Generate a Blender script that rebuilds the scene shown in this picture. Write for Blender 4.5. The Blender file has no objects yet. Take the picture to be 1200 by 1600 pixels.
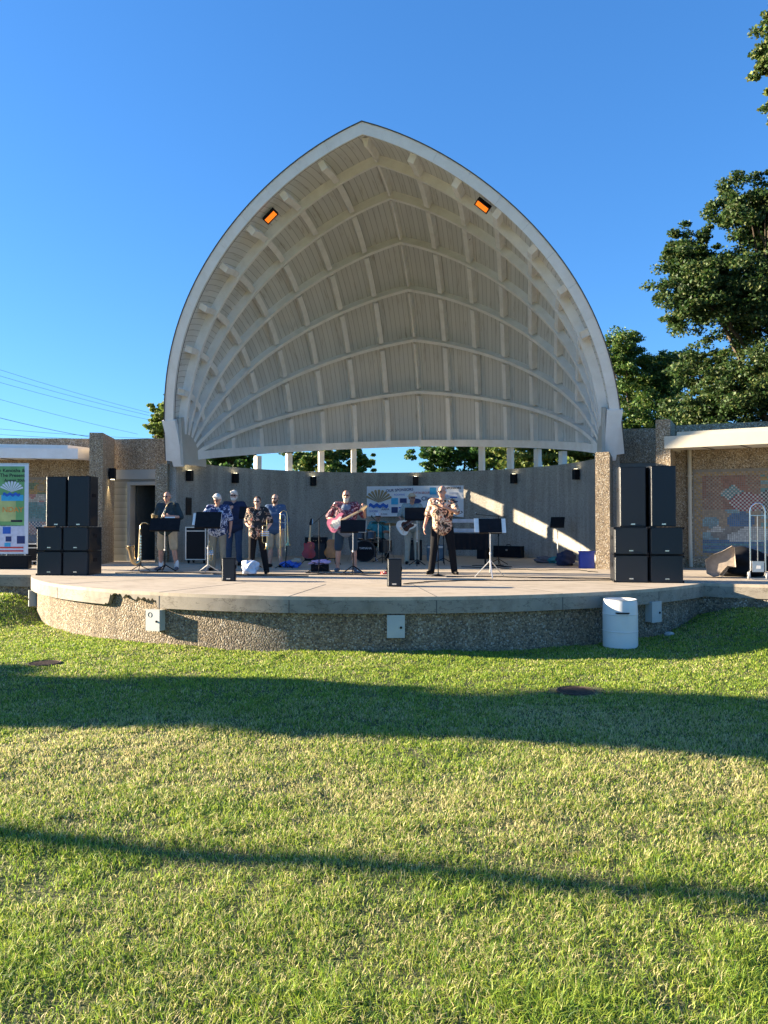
import bpy, bmesh, math, random
import numpy as np
from mathutils import Vector, Matrix, Euler
R = math.radians
PI = math.pi
scene = bpy.context.scene
# ------------------------------------------------------------------ camera
cam_d = bpy.data.cameras.new('camera'); cam = bpy.data.objects.new('camera', cam_d)
scene.collection.objects.link(cam); scene.camera = cam
cam.location = (3.319, -20.027, 1.0)
cam.rotation_euler = (R(90 + 1.07), 0, R(9.4))
cam_d.sensor_fit = 'VERTICAL'; cam_d.sensor_height = 24.0; cam_d.lens = 24.0 * 1180 / 1600
cam_d.clip_start = 0.05; cam_d.clip_end = 3000
# ------------------------------------------------------------------ light
SUN_EL = R(14.0); SUN_AZ = R(179.7)          # direction the light comes from, ccw from +x
sdir = Vector((math.cos(SUN_AZ) * math.cos(SUN_EL), math.sin(SUN_AZ) * math.cos(SUN_EL), math.sin(SUN_EL)))
sun_d = bpy.data.lights.new('sun', 'SUN'); sun = bpy.data.objects.new('sun', sun_d)
scene.collection.objects.link(sun)
sun_d.energy = 5.0; sun_d.angle = R(0.55); sun_d.color = (1.0, 0.83, 0.60)
sun.rotation_euler = sdir.to_track_quat('Z', 'Y').to_euler()
sun.location = (-60, 6, 20)
world = bpy.data.worlds.new('World'); scene.world = world; world.use_nodes = True
wn = world.node_tree; wn.nodes.clear()
wo = wn.nodes.new('ShaderNodeOutputWorld'); bg = wn.nodes.new('ShaderNodeBackground')
sky = wn.nodes.new('ShaderNodeTexSky'); sky.sky_type = 'NISHITA'; sky.sun_disc = False
sky.sun_elevation = R(14); sky.sun_rotation = R(270.3); sky.altitude = 100
sky.air_density = 1.0; sky.dust_density = 0.25; sky.ozone_density = 2.5
hs = wn.nodes.new('ShaderNodeHueSaturation'); hs.inputs['Saturation'].default_value = 1.18
wn.links.new(sky.outputs[0], hs.inputs['Color']); gn = wn.nodes.new('ShaderNodeMix'); gn.data_type = 'RGBA'; gn.blend_type = 'MULTIPLY'; gn.inputs[0].default_value = 1.0; gn.inputs[7].default_value = (.56, .98, 1.52, 1)
gm = wn.nodes.new('ShaderNodeGamma'); gm.inputs['Gamma'].default_value = .72
wn.links.new(hs.outputs[0], gm.inputs['Color']); wn.links.new(gm.outputs[0], gn.inputs[6]); wn.links.new(gn.outputs[2], bg.inputs['Color'])
bg.inputs['Strength'].default_value = 0.060
wn.links.new(bg.outputs[0], wo.inputs[0])
scene.view_settings.view_transform = 'Standard'; scene.view_settings.look = 'None'
scene.view_settings.gamma = 1.0; scene.view_settings.exposure = 2.28
scene.render.engine = 'CYCLES'
rng = np.random.default_rng(7); random.seed(7)

# ------------------------------------------------------------------ node materials
class NT:
    def __init__(s, name):
        s.m = bpy.data.materials.new(name); s.m.use_nodes = True
        s.t = s.m.node_tree; s.b = s.t.nodes['Principled BSDF']
    def n(s, typ, **kw):
        nd = s.t.nodes.new(typ)
        for k, v in kw.items():
            if hasattr(nd, k): setattr(nd, k, v)
            else: nd.inputs[k.replace('_', ' ')].default_value = v
        return nd
    def l(s, a, b): s.t.links.new(a, b)
    def coord(s, kind='Object', scale=None):
        c = s.n('ShaderNodeTexCoord').outputs[kind]
        if scale:
            mp = s.n('ShaderNodeMapping'); mp.inputs['Scale'].default_value = scale; s.l(c, mp.inputs[0]); return mp.outputs[0]
        return c
    def ramp(s, fac, stops, const=False):
        r = s.n('ShaderNodeValToRGB'); e = r.color_ramp.elements
        if const: r.color_ramp.interpolation = 'CONSTANT'
        e[0].position, e[0].color = stops[0][0], (*stops[0][1], 1)
        e[1].position, e[1].color = stops[1][0], (*stops[1][1], 1)
        for p, c in stops[2:]:
            k = e.new(p); k.color = (*c, 1)
        s.l(fac, r.inputs[0]); return r.outputs[0]
    def mix(s, fac, a, b, mode='MIX'):
        m = s.n('ShaderNodeMix', data_type='RGBA', blend_type=mode)
        for sock, v in ((m.inputs[0], fac), (m.inputs[6], a), (m.inputs[7], b)):
            if isinstance(v, (int, float)): sock.default_value = v
            elif isinstance(v, tuple): sock.default_value = (*v, 1)
            else: s.l(v, sock)
        return m.outputs[2]
    def bump(s, h, strength=.5, dist=.01):
        b = s.n('ShaderNodeBump'); b.inputs['Strength'].default_value = strength; b.inputs['Distance'].default_value = dist
        s.l(h, b.inputs['Height']); s.l(b.outputs[0], s.b.inputs['Normal'])
    def col(s, c):
        if isinstance(c, tuple): s.b.inputs['Base Color'].default_value = (*c, 1)
        else: s.l(c, s.b.inputs['Base Color'])

def plain(name, c, rough=.6, metal=0., var=.12, scale=12., bump=.0):
    q = NT(name); q.b.inputs['Specular IOR Level'].default_value = .12 if (max(c) < .02 and not metal and name != 'dark lens') else .5; q.b.inputs['Roughness'].default_value = rough; q.b.inputs['Metallic'].default_value = metal
    no = q.n('ShaderNodeTexNoise', Scale=scale, Detail=4.0); q.l(q.coord(), no.inputs['Vector'])
    lo = tuple(x * (1 - var) for x in c); hi = tuple(min(1, x * (1 + var)) for x in c)
    q.col(q.ramp(no.outputs[0], [(.3, lo), (.7, hi)]))
    if bump: q.bump(no.outputs[0], bump, .01)
    return q.m

def pattern(name, cols, scale=18., rough=.85, stretch=(1, 1, 1)):
    """printed cloth: cols = [(position, colour), ...] in hard steps"""
    q = NT(name); q.b.inputs['Roughness'].default_value = rough
    no = q.n('ShaderNodeTexNoise', Scale=scale, Detail=2.5, Roughness=.55, Distortion=1.2); q.l(q.coord('Object', stretch), no.inputs['Vector'])
    q.col(q.ramp(no.outputs[0], cols, True)); return q.m

def aggregate(name, pal, scale=55., dirt=(.55, .5, .45), streak=0.35, bump=.9, mean=.5):
    q = NT(name); q.b.inputs['Roughness'].default_value = .9
    c = q.coord()
    v = q.n('ShaderNodeTexVoronoi', Scale=scale); q.l(c, v.inputs['Vector'])
    sp = q.n('ShaderNodeSeparateColor'); q.l(v.outputs['Color'], sp.inputs[0])
    peb = q.ramp(sp.outputs[0], pal, True)
    n2 = q.n('ShaderNodeTexNoise', Scale=1.3, Detail=6.0); q.l(q.coord('Object', (1, 1, .35)), n2.inputs['Vector'])
    st = q.n('ShaderNodeTexNoise', Scale=5.0, Detail=5.0); q.l(q.coord('Object', (1, 1, .06)), st.inputs['Vector'])
    m1 = q.mix(streak, peb, q.ramp(st.outputs[0], [(.35, (.35, .34, .33)), (.65, (1, 1, 1))]), 'MULTIPLY')
    m2 = q.mix(.35, m1, q.ramp(n2.outputs[0], [(.35, dirt), (.65, (1, 1, 1))]), 'MULTIPLY')
    rim = q.ramp(v.outputs['Distance'], [(.35, (1, 1, 1)), (.75, (.5, .48, .45))])
    q.col(q.mix(.55, m2, rim, 'MULTIPLY'))
    inv = q.n('ShaderNodeMath', operation='MULTIPLY'); q.l(v.outputs['Distance'], inv.inputs[0]); inv.inputs[1].default_value = -1
    q.bump(inv.outputs[0], bump, .02)
    return q.m

M = {}
PAL = [(0, (.27, .20, .125)), (.2, (.44, .34, .215)), (.45, (.33, .265, .18)), (.62, (.54, .44, .30)), (.8, (.16, .125, .095)), (.9, (.68, .61, .50))]
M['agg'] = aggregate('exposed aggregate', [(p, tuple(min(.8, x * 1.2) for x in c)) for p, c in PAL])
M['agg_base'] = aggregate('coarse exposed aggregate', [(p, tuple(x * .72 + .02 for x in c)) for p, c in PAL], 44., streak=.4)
M['agg_back'] = aggregate('weathered aggregate of the back wall', [(0, (.44, .425, .38)), (.25, (.56, .54, .48)), (.55, (.49, .47, .42)), (.8, (.64, .61, .54)), (.93, (.26, .24, .22))], 70., streak=.38, bump=.5)

def concrete(name, a, b, crack=True):
    q = NT(name); q.b.inputs['Roughness'].default_value = .85
    c = q.coord()
    n1 = q.n('ShaderNodeTexNoise', Scale=.9, Detail=8.0, Roughness=.65); q.l(c, n1.inputs['Vector'])
    n2 = q.n('ShaderNodeTexNoise', Scale=90., Detail=3.0); q.l(c, n2.inputs['Vector'])
    k = q.ramp(n1.outputs[0], [(.3, a), (.7, b)])
    k = q.mix(.35, k, q.ramp(n2.outputs[0], [(.35, (.7, .7, .7)), (.65, (1, 1, 1))]), 'MULTIPLY')
    n4 = q.n('ShaderNodeTexNoise', Scale=2.6, Detail=7.0, Roughness=.7); q.l(q.coord('Object', (1, 2.2, 1)), n4.inputs['Vector'])
    k = q.mix(.6, k, q.ramp(n4.outputs[0], [(.38, (.62, .6, .57)), (.52, (1, 1, 1))]), 'MULTIPLY')
    if crack:
        n3 = q.n('ShaderNodeTexNoise', Scale=2.2, Detail=9.0, Roughness=.62); q.l(q.coord('Object', (1, 1, 2.5)), n3.inputs['Vector'])
        ab = q.n('ShaderNodeMath', operation='SUBTRACT'); q.l(n3.outputs[0], ab.inputs[0]); ab.inputs[1].default_value = .5
        a2 = q.n('ShaderNodeMath', operation='ABSOLUTE'); q.l(ab.outputs[0], a2.inputs[0])
        k = q.mix(.75, k, q.ramp(a2.outputs[0], [(0, (.25, .23, .2)), (.012, (1, 1, 1))]), 'MULTIPLY')
    q.col(k); q.bump(n2.outputs[0], .25, .004); return q.m
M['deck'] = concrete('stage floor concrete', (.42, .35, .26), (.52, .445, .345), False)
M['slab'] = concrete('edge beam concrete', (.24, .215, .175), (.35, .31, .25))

def boards():
    q = NT('painted tongue and groove boards'); q.b.inputs['Roughness'].default_value = .62
    uv = q.n('ShaderNodeUVMap'); sp = q.n('ShaderNodeSeparateXYZ'); q.l(uv.outputs[0], sp.inputs[0])
    mu = q.n('ShaderNodeMath', operation='MULTIPLY'); q.l(sp.outputs[0], mu.inputs[0]); mu.inputs[1].default_value = 1 / .16
    fr = q.n('ShaderNodeMath', operation='FRACT'); q.l(mu.outputs[0], fr.inputs[0])
    fl = q.n('ShaderNodeMath', operation='FLOOR'); q.l(mu.outputs[0], fl.inputs[0])
    wn_ = q.n('ShaderNodeTexWhiteNoise', noise_dimensions='1D'); q.l(fl.outputs[0], wn_.inputs['W'])
    base = q.ramp(wn_.outputs[0], [(0, (.63, .63, .595)), (1, (.69, .69, .655))])
    gro = q.ramp(fr.outputs[0], [(0, (.22, .20, .17)), (.05, (.9, .9, .9)), (.10, (1, 1, 1)), (.96, (1, 1, 1)), (1, (.3, .28, .25))])
    n1 = q.n('ShaderNodeTexNoise', Scale=1.2, Detail=8.0, Roughness=.7); mp = q.n('ShaderNodeMapping'); mp.inputs['Scale'].default_value = (6, .7, 1)
    q.l(uv.outputs[0], mp.inputs[0]); q.l(mp.outputs[0], n1.inputs['Vector'])
    k = q.mix(1., base, gro, 'MULTIPLY')
    k = q.mix(.6, k, q.ramp(n1.outputs[0], [(.32, (.50, .44, .36)), (.44, (1, 1, 1))]), 'MULTIPLY')
    q.col(k); q.bump(gro, .25, .006); return q.m
M['boards'] = boards()
def paint(name, c, rough=.5, dirt=.3):
    q = NT(name); q.b.inputs['Roughness'].default_value = rough
    n1 = q.n('ShaderNodeTexNoise', Scale=2.5, Detail=9.0, Roughness=.7); q.l(q.coord(), n1.inputs['Vector'])
    q.col(q.mix(dirt, c, q.ramp(n1.outputs[0], [(.36, (.55, .5, .43)), (.58, (1, 1, 1))]), 'MULTIPLY')); return q.m
M['rib'] = paint('rib paint', (.90, .89, .85), .6, .22)
M['fascia'] = paint('white fascia metal', (.82, .82, .80), .42, .18)
M['white_paint'] = paint('white paint', (.80, .78, .72), .5, .15)
M['cream'] = paint('sunlit tone canopy paint', (.54, .50, .40), .5, .12)  # warm sunlight on the white right canopy is put into this colour
M['gusset'] = paint('foot plate paint', (.46, .45, .41), .5, .25)
M['roofing'] = plain('dark roofing', (.09, .085, .08), .9)
def siding():
    q = NT('grey lap siding'); q.b.inputs['Roughness'].default_value = .6
    sp = q.n('ShaderNodeSeparateXYZ'); q.l(q.coord(), sp.inputs[0])
    mu = q.n('ShaderNodeMath', operation='MULTIPLY'); q.l(sp.outputs[2], mu.inputs[0]); mu.inputs[1].default_value = 1 / .19
    fr = q.n('ShaderNodeMath', operation='FRACT'); q.l(mu.outputs[0], fr.inputs[0])
    g = q.ramp(fr.outputs[0], [(0, (.15, .15, .15)), (.07, (.75, .75, .75)), (1, (1, 1, 1))])
    q.col(q.mix(1., (.22, .24, .23), g, 'MULTIPLY')); q.bump(fr.outputs[0], .6, .02); return q.m
M['siding'] = siding()
M['trim'] = paint('grey trim', (.36, .39, .38), .5, .15)
for _k in ('black',): pass
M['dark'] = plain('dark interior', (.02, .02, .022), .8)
M['black'] = plain('black plastic', (.012, .012, .014), .62, var=.2)
M['cab'] = plain('black cabinet paint', (.012, .014, .018), .32, var=.25, scale=40, bump=.15)
M['grille'] = plain('black grille', (.018, .022, .028), .38, .3, var=.4, scale=300, bump=.3)
M['chrome'] = plain('chrome', (.72, .72, .74), .22, 1.0)
M['steel'] = plain('brushed steel', (.60, .60, .60), .38, .9)
M['grey'] = plain('grey plastic', (.35, .36, .37), .5)
M['boxgrey'] = paint('electrical box paint', (.42, .45, .44), .45, .2)
M['brass'] = plain('lacquered brass', (.80, .58, .26), .25, 1.0)
M['silver'] = plain('silver plate', (.80, .80, .78), .2, 1.0)
M['barrel'] = paint('white drum plastic', (.66, .66, .65), .38, .12)
M['blackcloth'] = plain('black cloth', (.014, .014, .016), .95, bump=.3)
M['paper'] = plain('sheet music paper', (.78, .77, .72), .8, var=.06)
M['skin'] = plain('sun-reddened skin', (.50, .265, .185), .55, var=.12, scale=30)
M['skin_fair'] = plain('fair skin', (.56, .33, .24), .55, var=.1, scale=30)
M['skin_tan'] = plain('tanned skin', (.36, .20, .135), .55, var=.12, scale=30)
M['whitehair'] = plain('white hair', (.68, .65, .60), .8, var=.2, scale=90, bump=.6)
M['greyhair'] = plain('grey hair', (.36, .33, .30), .8, var=.25, scale=90, bump=.6)
M['darkhair'] = plain('dark hair', (.04, .028, .02), .7, var=.3, scale=90, bump=.6)
M['brownbeard'] = plain('brown beard', (.09, .05, .03), .8, var=.3, scale=90, bump=.6)
M['whitebeard'] = plain('blond grey beard', (.62, .52, .40), .8, var=.2, scale=90, bump=.6)
M['lens'] = plain('dark lens', (.01, .01, .012), .15)
M['khaki'] = plain('khaki cotton', (.44, .36, .245), .9, bump=.4)
M['stone'] = plain('stone coloured cotton', (.40, .37, .29), .9, bump=.4)
M['olive_pants'] = plain('faded olive cotton', (.26, .24, .18), .9, bump=.4)
M['denim'] = plain('blue denim', (.03, .06, .12), .9, bump=.4)
M['navy'] = plain('navy knit', (.012, .022, .06), .9, bump=.4)
M['dkgreen'] = plain('dark green knit', (.014, .035, .045), .9, bump=.4)
M['midblue'] = plain('steel blue cotton', (.05, .10, .19), .9, bump=.4)
M['dkshorts'] = plain('dark slate shorts', (.02, .045, .07), .9, bump=.4)
M['greytee'] = plain('grey t-shirt cotton', (.17, .21, .28), .9, bump=.4)
M['blackpants'] = plain('black trousers', (.012, .012, .014), .85, bump=.4)
M['teal'] = plain('teal cotton', (.04, .22, .24), .9, bump=.3)
M['shoe_grey'] = plain('grey canvas shoe', (.12, .12, .14), .8)
M['shoe_black'] = plain('black shoe leather', (.012, .011, .011), .4)
M['sock'] = plain('white sock cotton', (.75, .74, .74), .9)
M['hawaii_blue'] = pattern('navy and white floral print', [(0, (.015, .03, .10)), (.47, (.10, .16, .34)), (.53, (.62, .64, .70)), (.6, (.02, .04, .12))], 9)
M['hawaii_black'] = pattern('black print with cream flowers', [(0, (.012, .012, .014)), (.56, (.60, .45, .33)), (.60, (.40, .12, .07)), (.64, (.012, .012, .014))], 9)
M['hawaii_red'] = pattern('maroon print with pale leaves', [(0, (.12, .02, .035)), (.45, (.03, .012, .03)), (.52, (.56, .42, .45)), (.56, (.20, .035, .05))], 14)
M['hawaii_cream'] = pattern('cream shirt print with orange and black palms', [(0, (.02, .02, .02)), (.43, (.42, .15, .08)), (.48, (.70, .56, .40)), (.54, (.52, .26, .16)), (.585, (.03, .025, .02))], 8)
M['plaid'] = pattern('faded teal plaid', [(0, (.16, .22, .22)), (.45, (.26, .33, .32)), (.55, (.34, .36, .34)), (.62, (.15, .19, .22))], 30, stretch=(3, 1, .6))
M['red_burst'] = plain('cherry red lacquer', (.30, .012, .012), .15, var=.4, scale=6)
M['sunburst'] = plain('amber lacquer', (.42, .15, .03), .2, var=.5, scale=5)
M['pink'] = plain('shell pink lacquer', (.80, .24, .34), .2, var=.05)
M['cream_gtr'] = plain('white lacquer', (.82, .80, .72), .22, var=.04)
M['tort'] = plain('dark red pickguard', (.055, .018, .018), .2, var=.4)
M['maple'] = plain('maple neck', (.62, .42, .20), .35, var=.1)
M['rosewood'] = plain('rosewood', (.05, .028, .018), .4)
M['keygrey'] = plain('pale grey keyboard plastic', (.36, .40, .44), .5)
M['oldbrass'] = plain('dark aged brass', (.42, .34, .22), .3, 1.0)
M['lilac'] = plain('lilac towel', (.50, .36, .56), .95, bump=.6)
M['bluebag'] = plain('blue plastic bag', (.02, .12, .55), .45, bump=.3)
M['whitebag'] = plain('white plastic bag', (.62, .66, .74), .4, bump=.3)
M['tote'] = plain('royal blue plastic tote', (.008, .035, .30), .4, var=.1)
M['tancover'] = plain('taupe canvas cover', (.32, .27, .22), .9, var=.15, bump=.5)
M['case_tan'] = plain('orange plywood', (.50, .25, .09), .6, var=.3)
M['brown'] = plain('brown louvre paint', (.05, .03, .022), .5)
M['iron'] = plain('rusty cast iron', (.085, .055, .04), .8, .3, var=.4, scale=20, bump=.5)
M['rock'] = plain('pale stone', (.42, .40, .36), .9, bump=.6)
M['cable'] = plain('black cable rubber', (.012, .012, .012), .6)
M['drumshell'] = plain('dark drum wrap', (.05, .05, .055), .25)
M['drumhead'] = plain('coated drum head', (.62, .60, .55), .6)
M['cymbal'] = plain('cymbal bronze', (.66, .50, .22), .25, 1.0)
M['ampblue'] = plain('blue grey tolex', (.09, .15, .20), .6, bump=.3)
M['wire'] = plain('grey utility wire', (.10, .10, .11), .7)
M['bark'] = plain('grey brown bark', (.10, .075, .055), .95, var=.35, scale=14, bump=.9)
M['banner_white'] = plain('white vinyl', (.74, .78, .84), .45, var=.04)
M['ink'] = plain('black ink', (.02, .02, .03), .6)
M['ink_blue'] = plain('blue ink', (.03, .13, .55), .6)
M['ink_navy'] = plain('navy ink', (.02, .04, .16), .6)
M['ink_cyan'] = plain('cyan ink', (.05, .42, .72), .6)
M['ink_gold'] = plain('gold ink', (.34, .26, .14), .6)
M['ink_red'] = plain('red ink', (.60, .06, .05), .6)
M['ink_orange'] = plain('orange ink', (.75, .30, .06), .6)
M['ink_green'] = plain('green ink', (.18, .42, .16), .6, var=.25, scale=2.5)
M['ink_pale'] = plain('pale print', (.62, .66, .80), .6)

def emis(name, c, s):
    q = NT(name); q.col(c); q.b.inputs['Emission Color'].default_value = (*c, 1); q.b.inputs['Emission Strength'].default_value = s
    return q.m
M['glow_orange'] = emis('sunset glow on lens', (1.0, .20, .01), .22)  # emission stands in for the low sun reflected in the floodlight glass
M['glow_warm'] = emis('warm lamp glow', (1.0, .86, .55), 2.5)

def attr_mat(name, rough=.7, trans=0., sheen=0):
    q = NT(name); a = q.n('ShaderNodeAttribute', attribute_name='tint'); q.l(a.outputs['Color'], q.b.inputs['Base Color'])
    q.b.inputs['Roughness'].default_value = rough
    if trans:
        tr = q.n('ShaderNodeBsdfTranslucent'); q.l(a.outputs['Color'], tr.inputs['Color'])
        mx = q.n('ShaderNodeMixShader'); mx.inputs[0].default_value = trans
        out = q.t.nodes['Material Output']; q.l(q.b.outputs[0], mx.inputs[1]); q.l(tr.outputs[0], mx.inputs[2]); q.l(mx.outputs[0], out.inputs[0])
    return q.m
M['leaf'] = attr_mat('maple leaves', .6, .35)
M['blade'] = attr_mat('grass blades', .55, .45)
M['tiles'] = attr_mat('glazed mosaic tiles', .45)

# ------------------------------------------------------------------ mesh builder
class MB:
    def __init__(s): s.v = []; s.f = []; s.mi = []; s.cur = 0
    def add(s, vs, fs):
        o = len(s.v); s.v += [tuple(p) for p in vs]; s.f += [tuple(i + o for i in f) for f in fs]; s.mi += [s.cur] * len(fs); return s
    def box(s, c, d, rot=None, bev=0.):
        x, y, z = (k / 2 for k in d)
        if bev:
            b = bev; o = []
            # chamfered vertical-profile box: octagon in xy extruded
            pts = [(-x + b, -y), (x - b, -y), (x, -y + b), (x, y - b), (x - b, y), (-x + b, y), (-x, y - b), (-x, -y + b)]
            vs = [(px, py, -z) for px, py in pts] + [(px, py, z) for px, py in pts]
            fs = [tuple(range(7, -1, -1)), tuple(range(8, 16))] + [(i, (i + 1) % 8, 8 + (i + 1) % 8, 8 + i) for i in range(8)]
        else:
            vs = [(i, j, k) for i in (-x, x) for j in (-y, y) for k in (-z, z)]
            fs = [(0, 1, 3, 2), (4, 6, 7, 5), (0, 4, 5, 1), (2, 3, 7, 6), (0, 2, 6, 4), (1, 5, 7, 3)]
        m = rot if rot is not None else Matrix.Identity(3)
        if isinstance(m, (int, float)): m = Matrix.Rotation(m, 3, 'Z')
        return s.add([Vector(c) + m @ Vector(p) for p in vs], fs)
    def tube(s, pts, r, n=8, cap=True):
        pts = [Vector(p) for p in pts]; rs = r if isinstance(r, (list, tuple)) else [r] * len(pts)
        o = len(s.v); up = Vector((0, 0, 1)); prev = None
        for i, p in enumerate(pts):
            t = (pts[min(i + 1, len(pts) - 1)] - pts[max(i - 1, 0)]).normalized()
            a = prev if prev is not None else (up if abs(t.z) < .9 else Vector((1, 0, 0)))
            u = (a - t * a.dot(t)).normalized(); prev = u; w = t.cross(u)
            for k in range(n):
                an = 2 * PI * k / n; s.v.append(tuple(p + (u * math.cos(an) + w * math.sin(an)) * rs[i]))
        fs = [(o + i * n + k, o + i * n + (k + 1) % n, o + (i + 1) * n + (k + 1) % n, o + (i + 1) * n + k) for i in range(len(pts) - 1) for k in range(n)]
        if cap: fs += [tuple(o + k for k in range(n - 1, -1, -1)), tuple(o + (len(pts) - 1) * n + k for k in range(n))]
        s.f += fs; s.mi += [s.cur] * len(fs); return s
    def lathe(s, c, prof, n=24, rot=None):
        m = rot if rot is not None else Matrix.Identity(3); vs = []
        for r_, z in prof:
            for k in range(n):
                a = 2 * PI * k / n; vs.append(Vector(c) + m @ Vector((r_ * math.cos(a), r_ * math.sin(a), z)))
        fs = [(i * n + k, i * n + (k + 1) % n, (i + 1) * n + (k + 1) % n, (i + 1) * n + k) for i in range(len(prof) - 1) for k in range(n)]
        if prof[0][0] > 1e-6: fs.append(tuple(range(n - 1, -1, -1)))
        if prof[-1][0] > 1e-6: fs.append(tuple((len(prof) - 1) * n + k for k in range(n)))
        return s.add(vs, fs)
    def prism(s, poly, z0, z1, m=None, c=(0, 0, 0)):
        n = len(poly); vs = [Vector((x, y, z0)) for x, y in poly] + [Vector((x, y, z1)) for x, y in poly]
        if m is not None: vs = [Vector(c) + m @ v for v in vs]
        elif c != (0, 0, 0): vs = [Vector(c) + v for v in vs]
        return s.add(vs, [tuple(range(n - 1, -1, -1)), tuple(range(n, 2 * n))] + [(i, (i + 1) % n, n + (i + 1) % n, n + i) for i in range(n)])
    def ball(s, c, r, sub=2, m=None):
        bm = bmesh.new(); bmesh.ops.create_icosphere(bm, subdivisions=sub, radius=1)
        rr = r if isinstance(r, (tuple, list)) else (r, r, r)
        vs = []
        for v in bm.verts:
            q = Vector((v.co.x * rr[0], v.co.y * rr[1], v.co.z * rr[2]))
            if m is not None: q = m @ q
            vs.append(Vector(c) + q)
        s.add(vs, [tuple(v.index for v in f.verts) for f in bm.faces]); bm.free(); return s
    def build(s, name, mats, parent=None, smooth=True, ang=40):
        me = bpy.data.meshes.new(name); me.from_pydata(s.v, [], s.f); me.validate(); 
        for m in (mats if isinstance(mats, list) else [mats]): me.materials.append(m)
        if isinstance(mats, list) and len(me.polygons) == len(s.mi): me.polygons.foreach_set('material_index', s.mi)
        bm = bmesh.new(); bm.from_mesh(me); bmesh.ops.recalc_face_normals(bm, faces=bm.faces); bm.to_mesh(me); bm.free()
        if smooth:
            me.polygons.foreach_set('use_smooth', [True] * len(me.polygons)); me.set_sharp_from_angle(angle=R(ang))
        o = bpy.data.objects.new(name, me); scene.collection.objects.link(o)
        if parent: o.parent = parent
        return o

def tag(o, label=None, cat=None, group=None, kind=None):
    if label: o['label'] = label
    if cat: o['category'] = cat
    if group: o['group'] = group
    if kind: o['kind'] = kind
    return o
def empty(name, loc=(0, 0, 0), rz=0., label=None, cat=None, group=None):
    o = bpy.data.objects.new(name, None); scene.collection.objects.link(o); o.location = loc; o.rotation_euler = (0, 0, rz)
    o.empty_display_size = .1
    return tag(o, label, cat, group)
def copy_tree(o, parent=None):
    c = o.copy(); scene.collection.objects.link(c); c.parent = parent
    for ch in list(o.children): copy_tree(ch, c)
    return c
def text(s, size, mat, parent, loc, rot=(R(90), 0, 0), name='lettering', align='CENTER', bold=0.0, xs=1.0):
    cu = bpy.data.curves.new('text', 'FONT'); cu.body = s; cu.size = size; cu.extrude = .0015; cu.align_x = align; cu.align_y = 'CENTER'; cu.offset = bold
    t = bpy.data.objects.new('text', cu); scene.collection.objects.link(t)
    dg = bpy.context.evaluated_depsgraph_get(); me = bpy.data.meshes.new_from_object(t.evaluated_get(dg))
    bpy.data.objects.remove(t); bpy.data.curves.remove(cu)
    o = bpy.data.objects.new(name, me); me.name = name; scene.collection.objects.link(o); me.materials.clear(); me.materials.append(mat)
    o.location = loc; o.rotation_euler = rot; o.scale = (xs, 1, 1); o.parent = parent; return o
def np_mesh(name, verts, faces_n, loops, mats, tint=None):
    """verts (n,3); faces_n: corner count of each face; loops: flat vertex ids; tint: (nverts,3)"""
    me = bpy.data.meshes.new(name); me.vertices.add(len(verts)); me.vertices.foreach_set('co', np.asarray(verts, np.float32).ravel())
    me.loops.add(len(loops)); me.loops.foreach_set('vertex_index', np.asarray(loops, np.int32))
    me.polygons.add(len(faces_n)); st = np.concatenate(([0], np.cumsum(faces_n)[:-1])).astype(np.int32)
    me.polygons.foreach_set('loop_start', st)
    me.update(calc_edges=True)
    if tint is not None:
        at = me.attributes.new('tint', 'FLOAT_COLOR', 'POINT'); c = np.ones((len(verts), 4), np.float32); c[:, :3] = tint
        at.data.foreach_set('color', c.ravel())
    for m in (mats if isinstance(mats, list) else [mats]): me.materials.append(m)
    return me
def Rz(a): return Matrix.Rotation(a, 3, 'Z')
def sm(x, a, b):
    t = np.clip((x - a) / (b - a), 0, 1); return t * t * (3 - 2 * t)

# ================================================================== THE GROUND
def ground_z(x, y):
    x = np.asarray(x, float); y = np.asarray(y, float)
    z = -.80 + .20 * sm(-y, 11, 21)
    z = z + .42 * sm(np.abs(x - .3), 5.2, 7.2) * sm(y, -9.5, -6.6)
    z = z + .018 * np.sin(x * 1.3 + y * .7) * np.sin(y * 1.1 - x * .4) + .01 * np.sin(x * 3.1) * np.cos(y * 2.7)
    return z
def build_ground():
    xs = np.unique(np.concatenate([np.linspace(-900, -30, 14), np.linspace(-30, -12, 19), np.linspace(-12, 14, 131), np.linspace(14, 30, 17), np.linspace(30, 900, 14)]))
    ys = np.unique(np.concatenate([np.linspace(-900, -26, 14), np.linspace(-26, -4, 111), np.linspace(-4, 40, 23), np.linspace(40, 900, 14)]))
    X, Y = np.meshgrid(xs, ys, indexing='ij'); Z = ground_z(X, Y)
    v = np.stack([X, Y, Z], -1).reshape(-1, 3); ny = len(ys)
    i, j = np.meshgrid(np.arange(len(xs) - 1), np.arange(ny - 1), indexing='ij'); a = (i * ny + j).ravel()
    q = np.stack([a, a + ny, a + ny + 1, a + 1], -1)
    m = NT('lawn soil and thatch'); m.b.inputs['Roughness'].default_value = 1.0
    n1 = m.n('ShaderNodeTexNoise', Scale=1.1, Detail=6.0); m.l(m.coord(), n1.inputs['Vector'])
    n2 = m.n('ShaderNodeTexNoise', Scale=60., Detail=4.0); m.l(m.coord(), n2.inputs['Vector'])
    k = m.ramp(n1.outputs[0], [(.35, (.10, .13, .035)), (.65, (.17, .16, .06))])
    k = m.mix(.7, k, m.ramp(n2.outputs[0], [(.3, (.35, .35, .3)), (.65, (1, 1, 1))]), 'MULTIPLY')
    m.col(k); m.bump(n2.outputs[0], .8, .04)
    me = np_mesh('lawn', v, np.full(len(q), 4), q.ravel(), m.m)
    me.polygons.foreach_set('use_smooth', [True] * len(me.polygons))
    o = bpy.data.objects.new('lawn', me); scene.collection.objects.link(o); tag(o, kind='structure')
build_ground()

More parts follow.
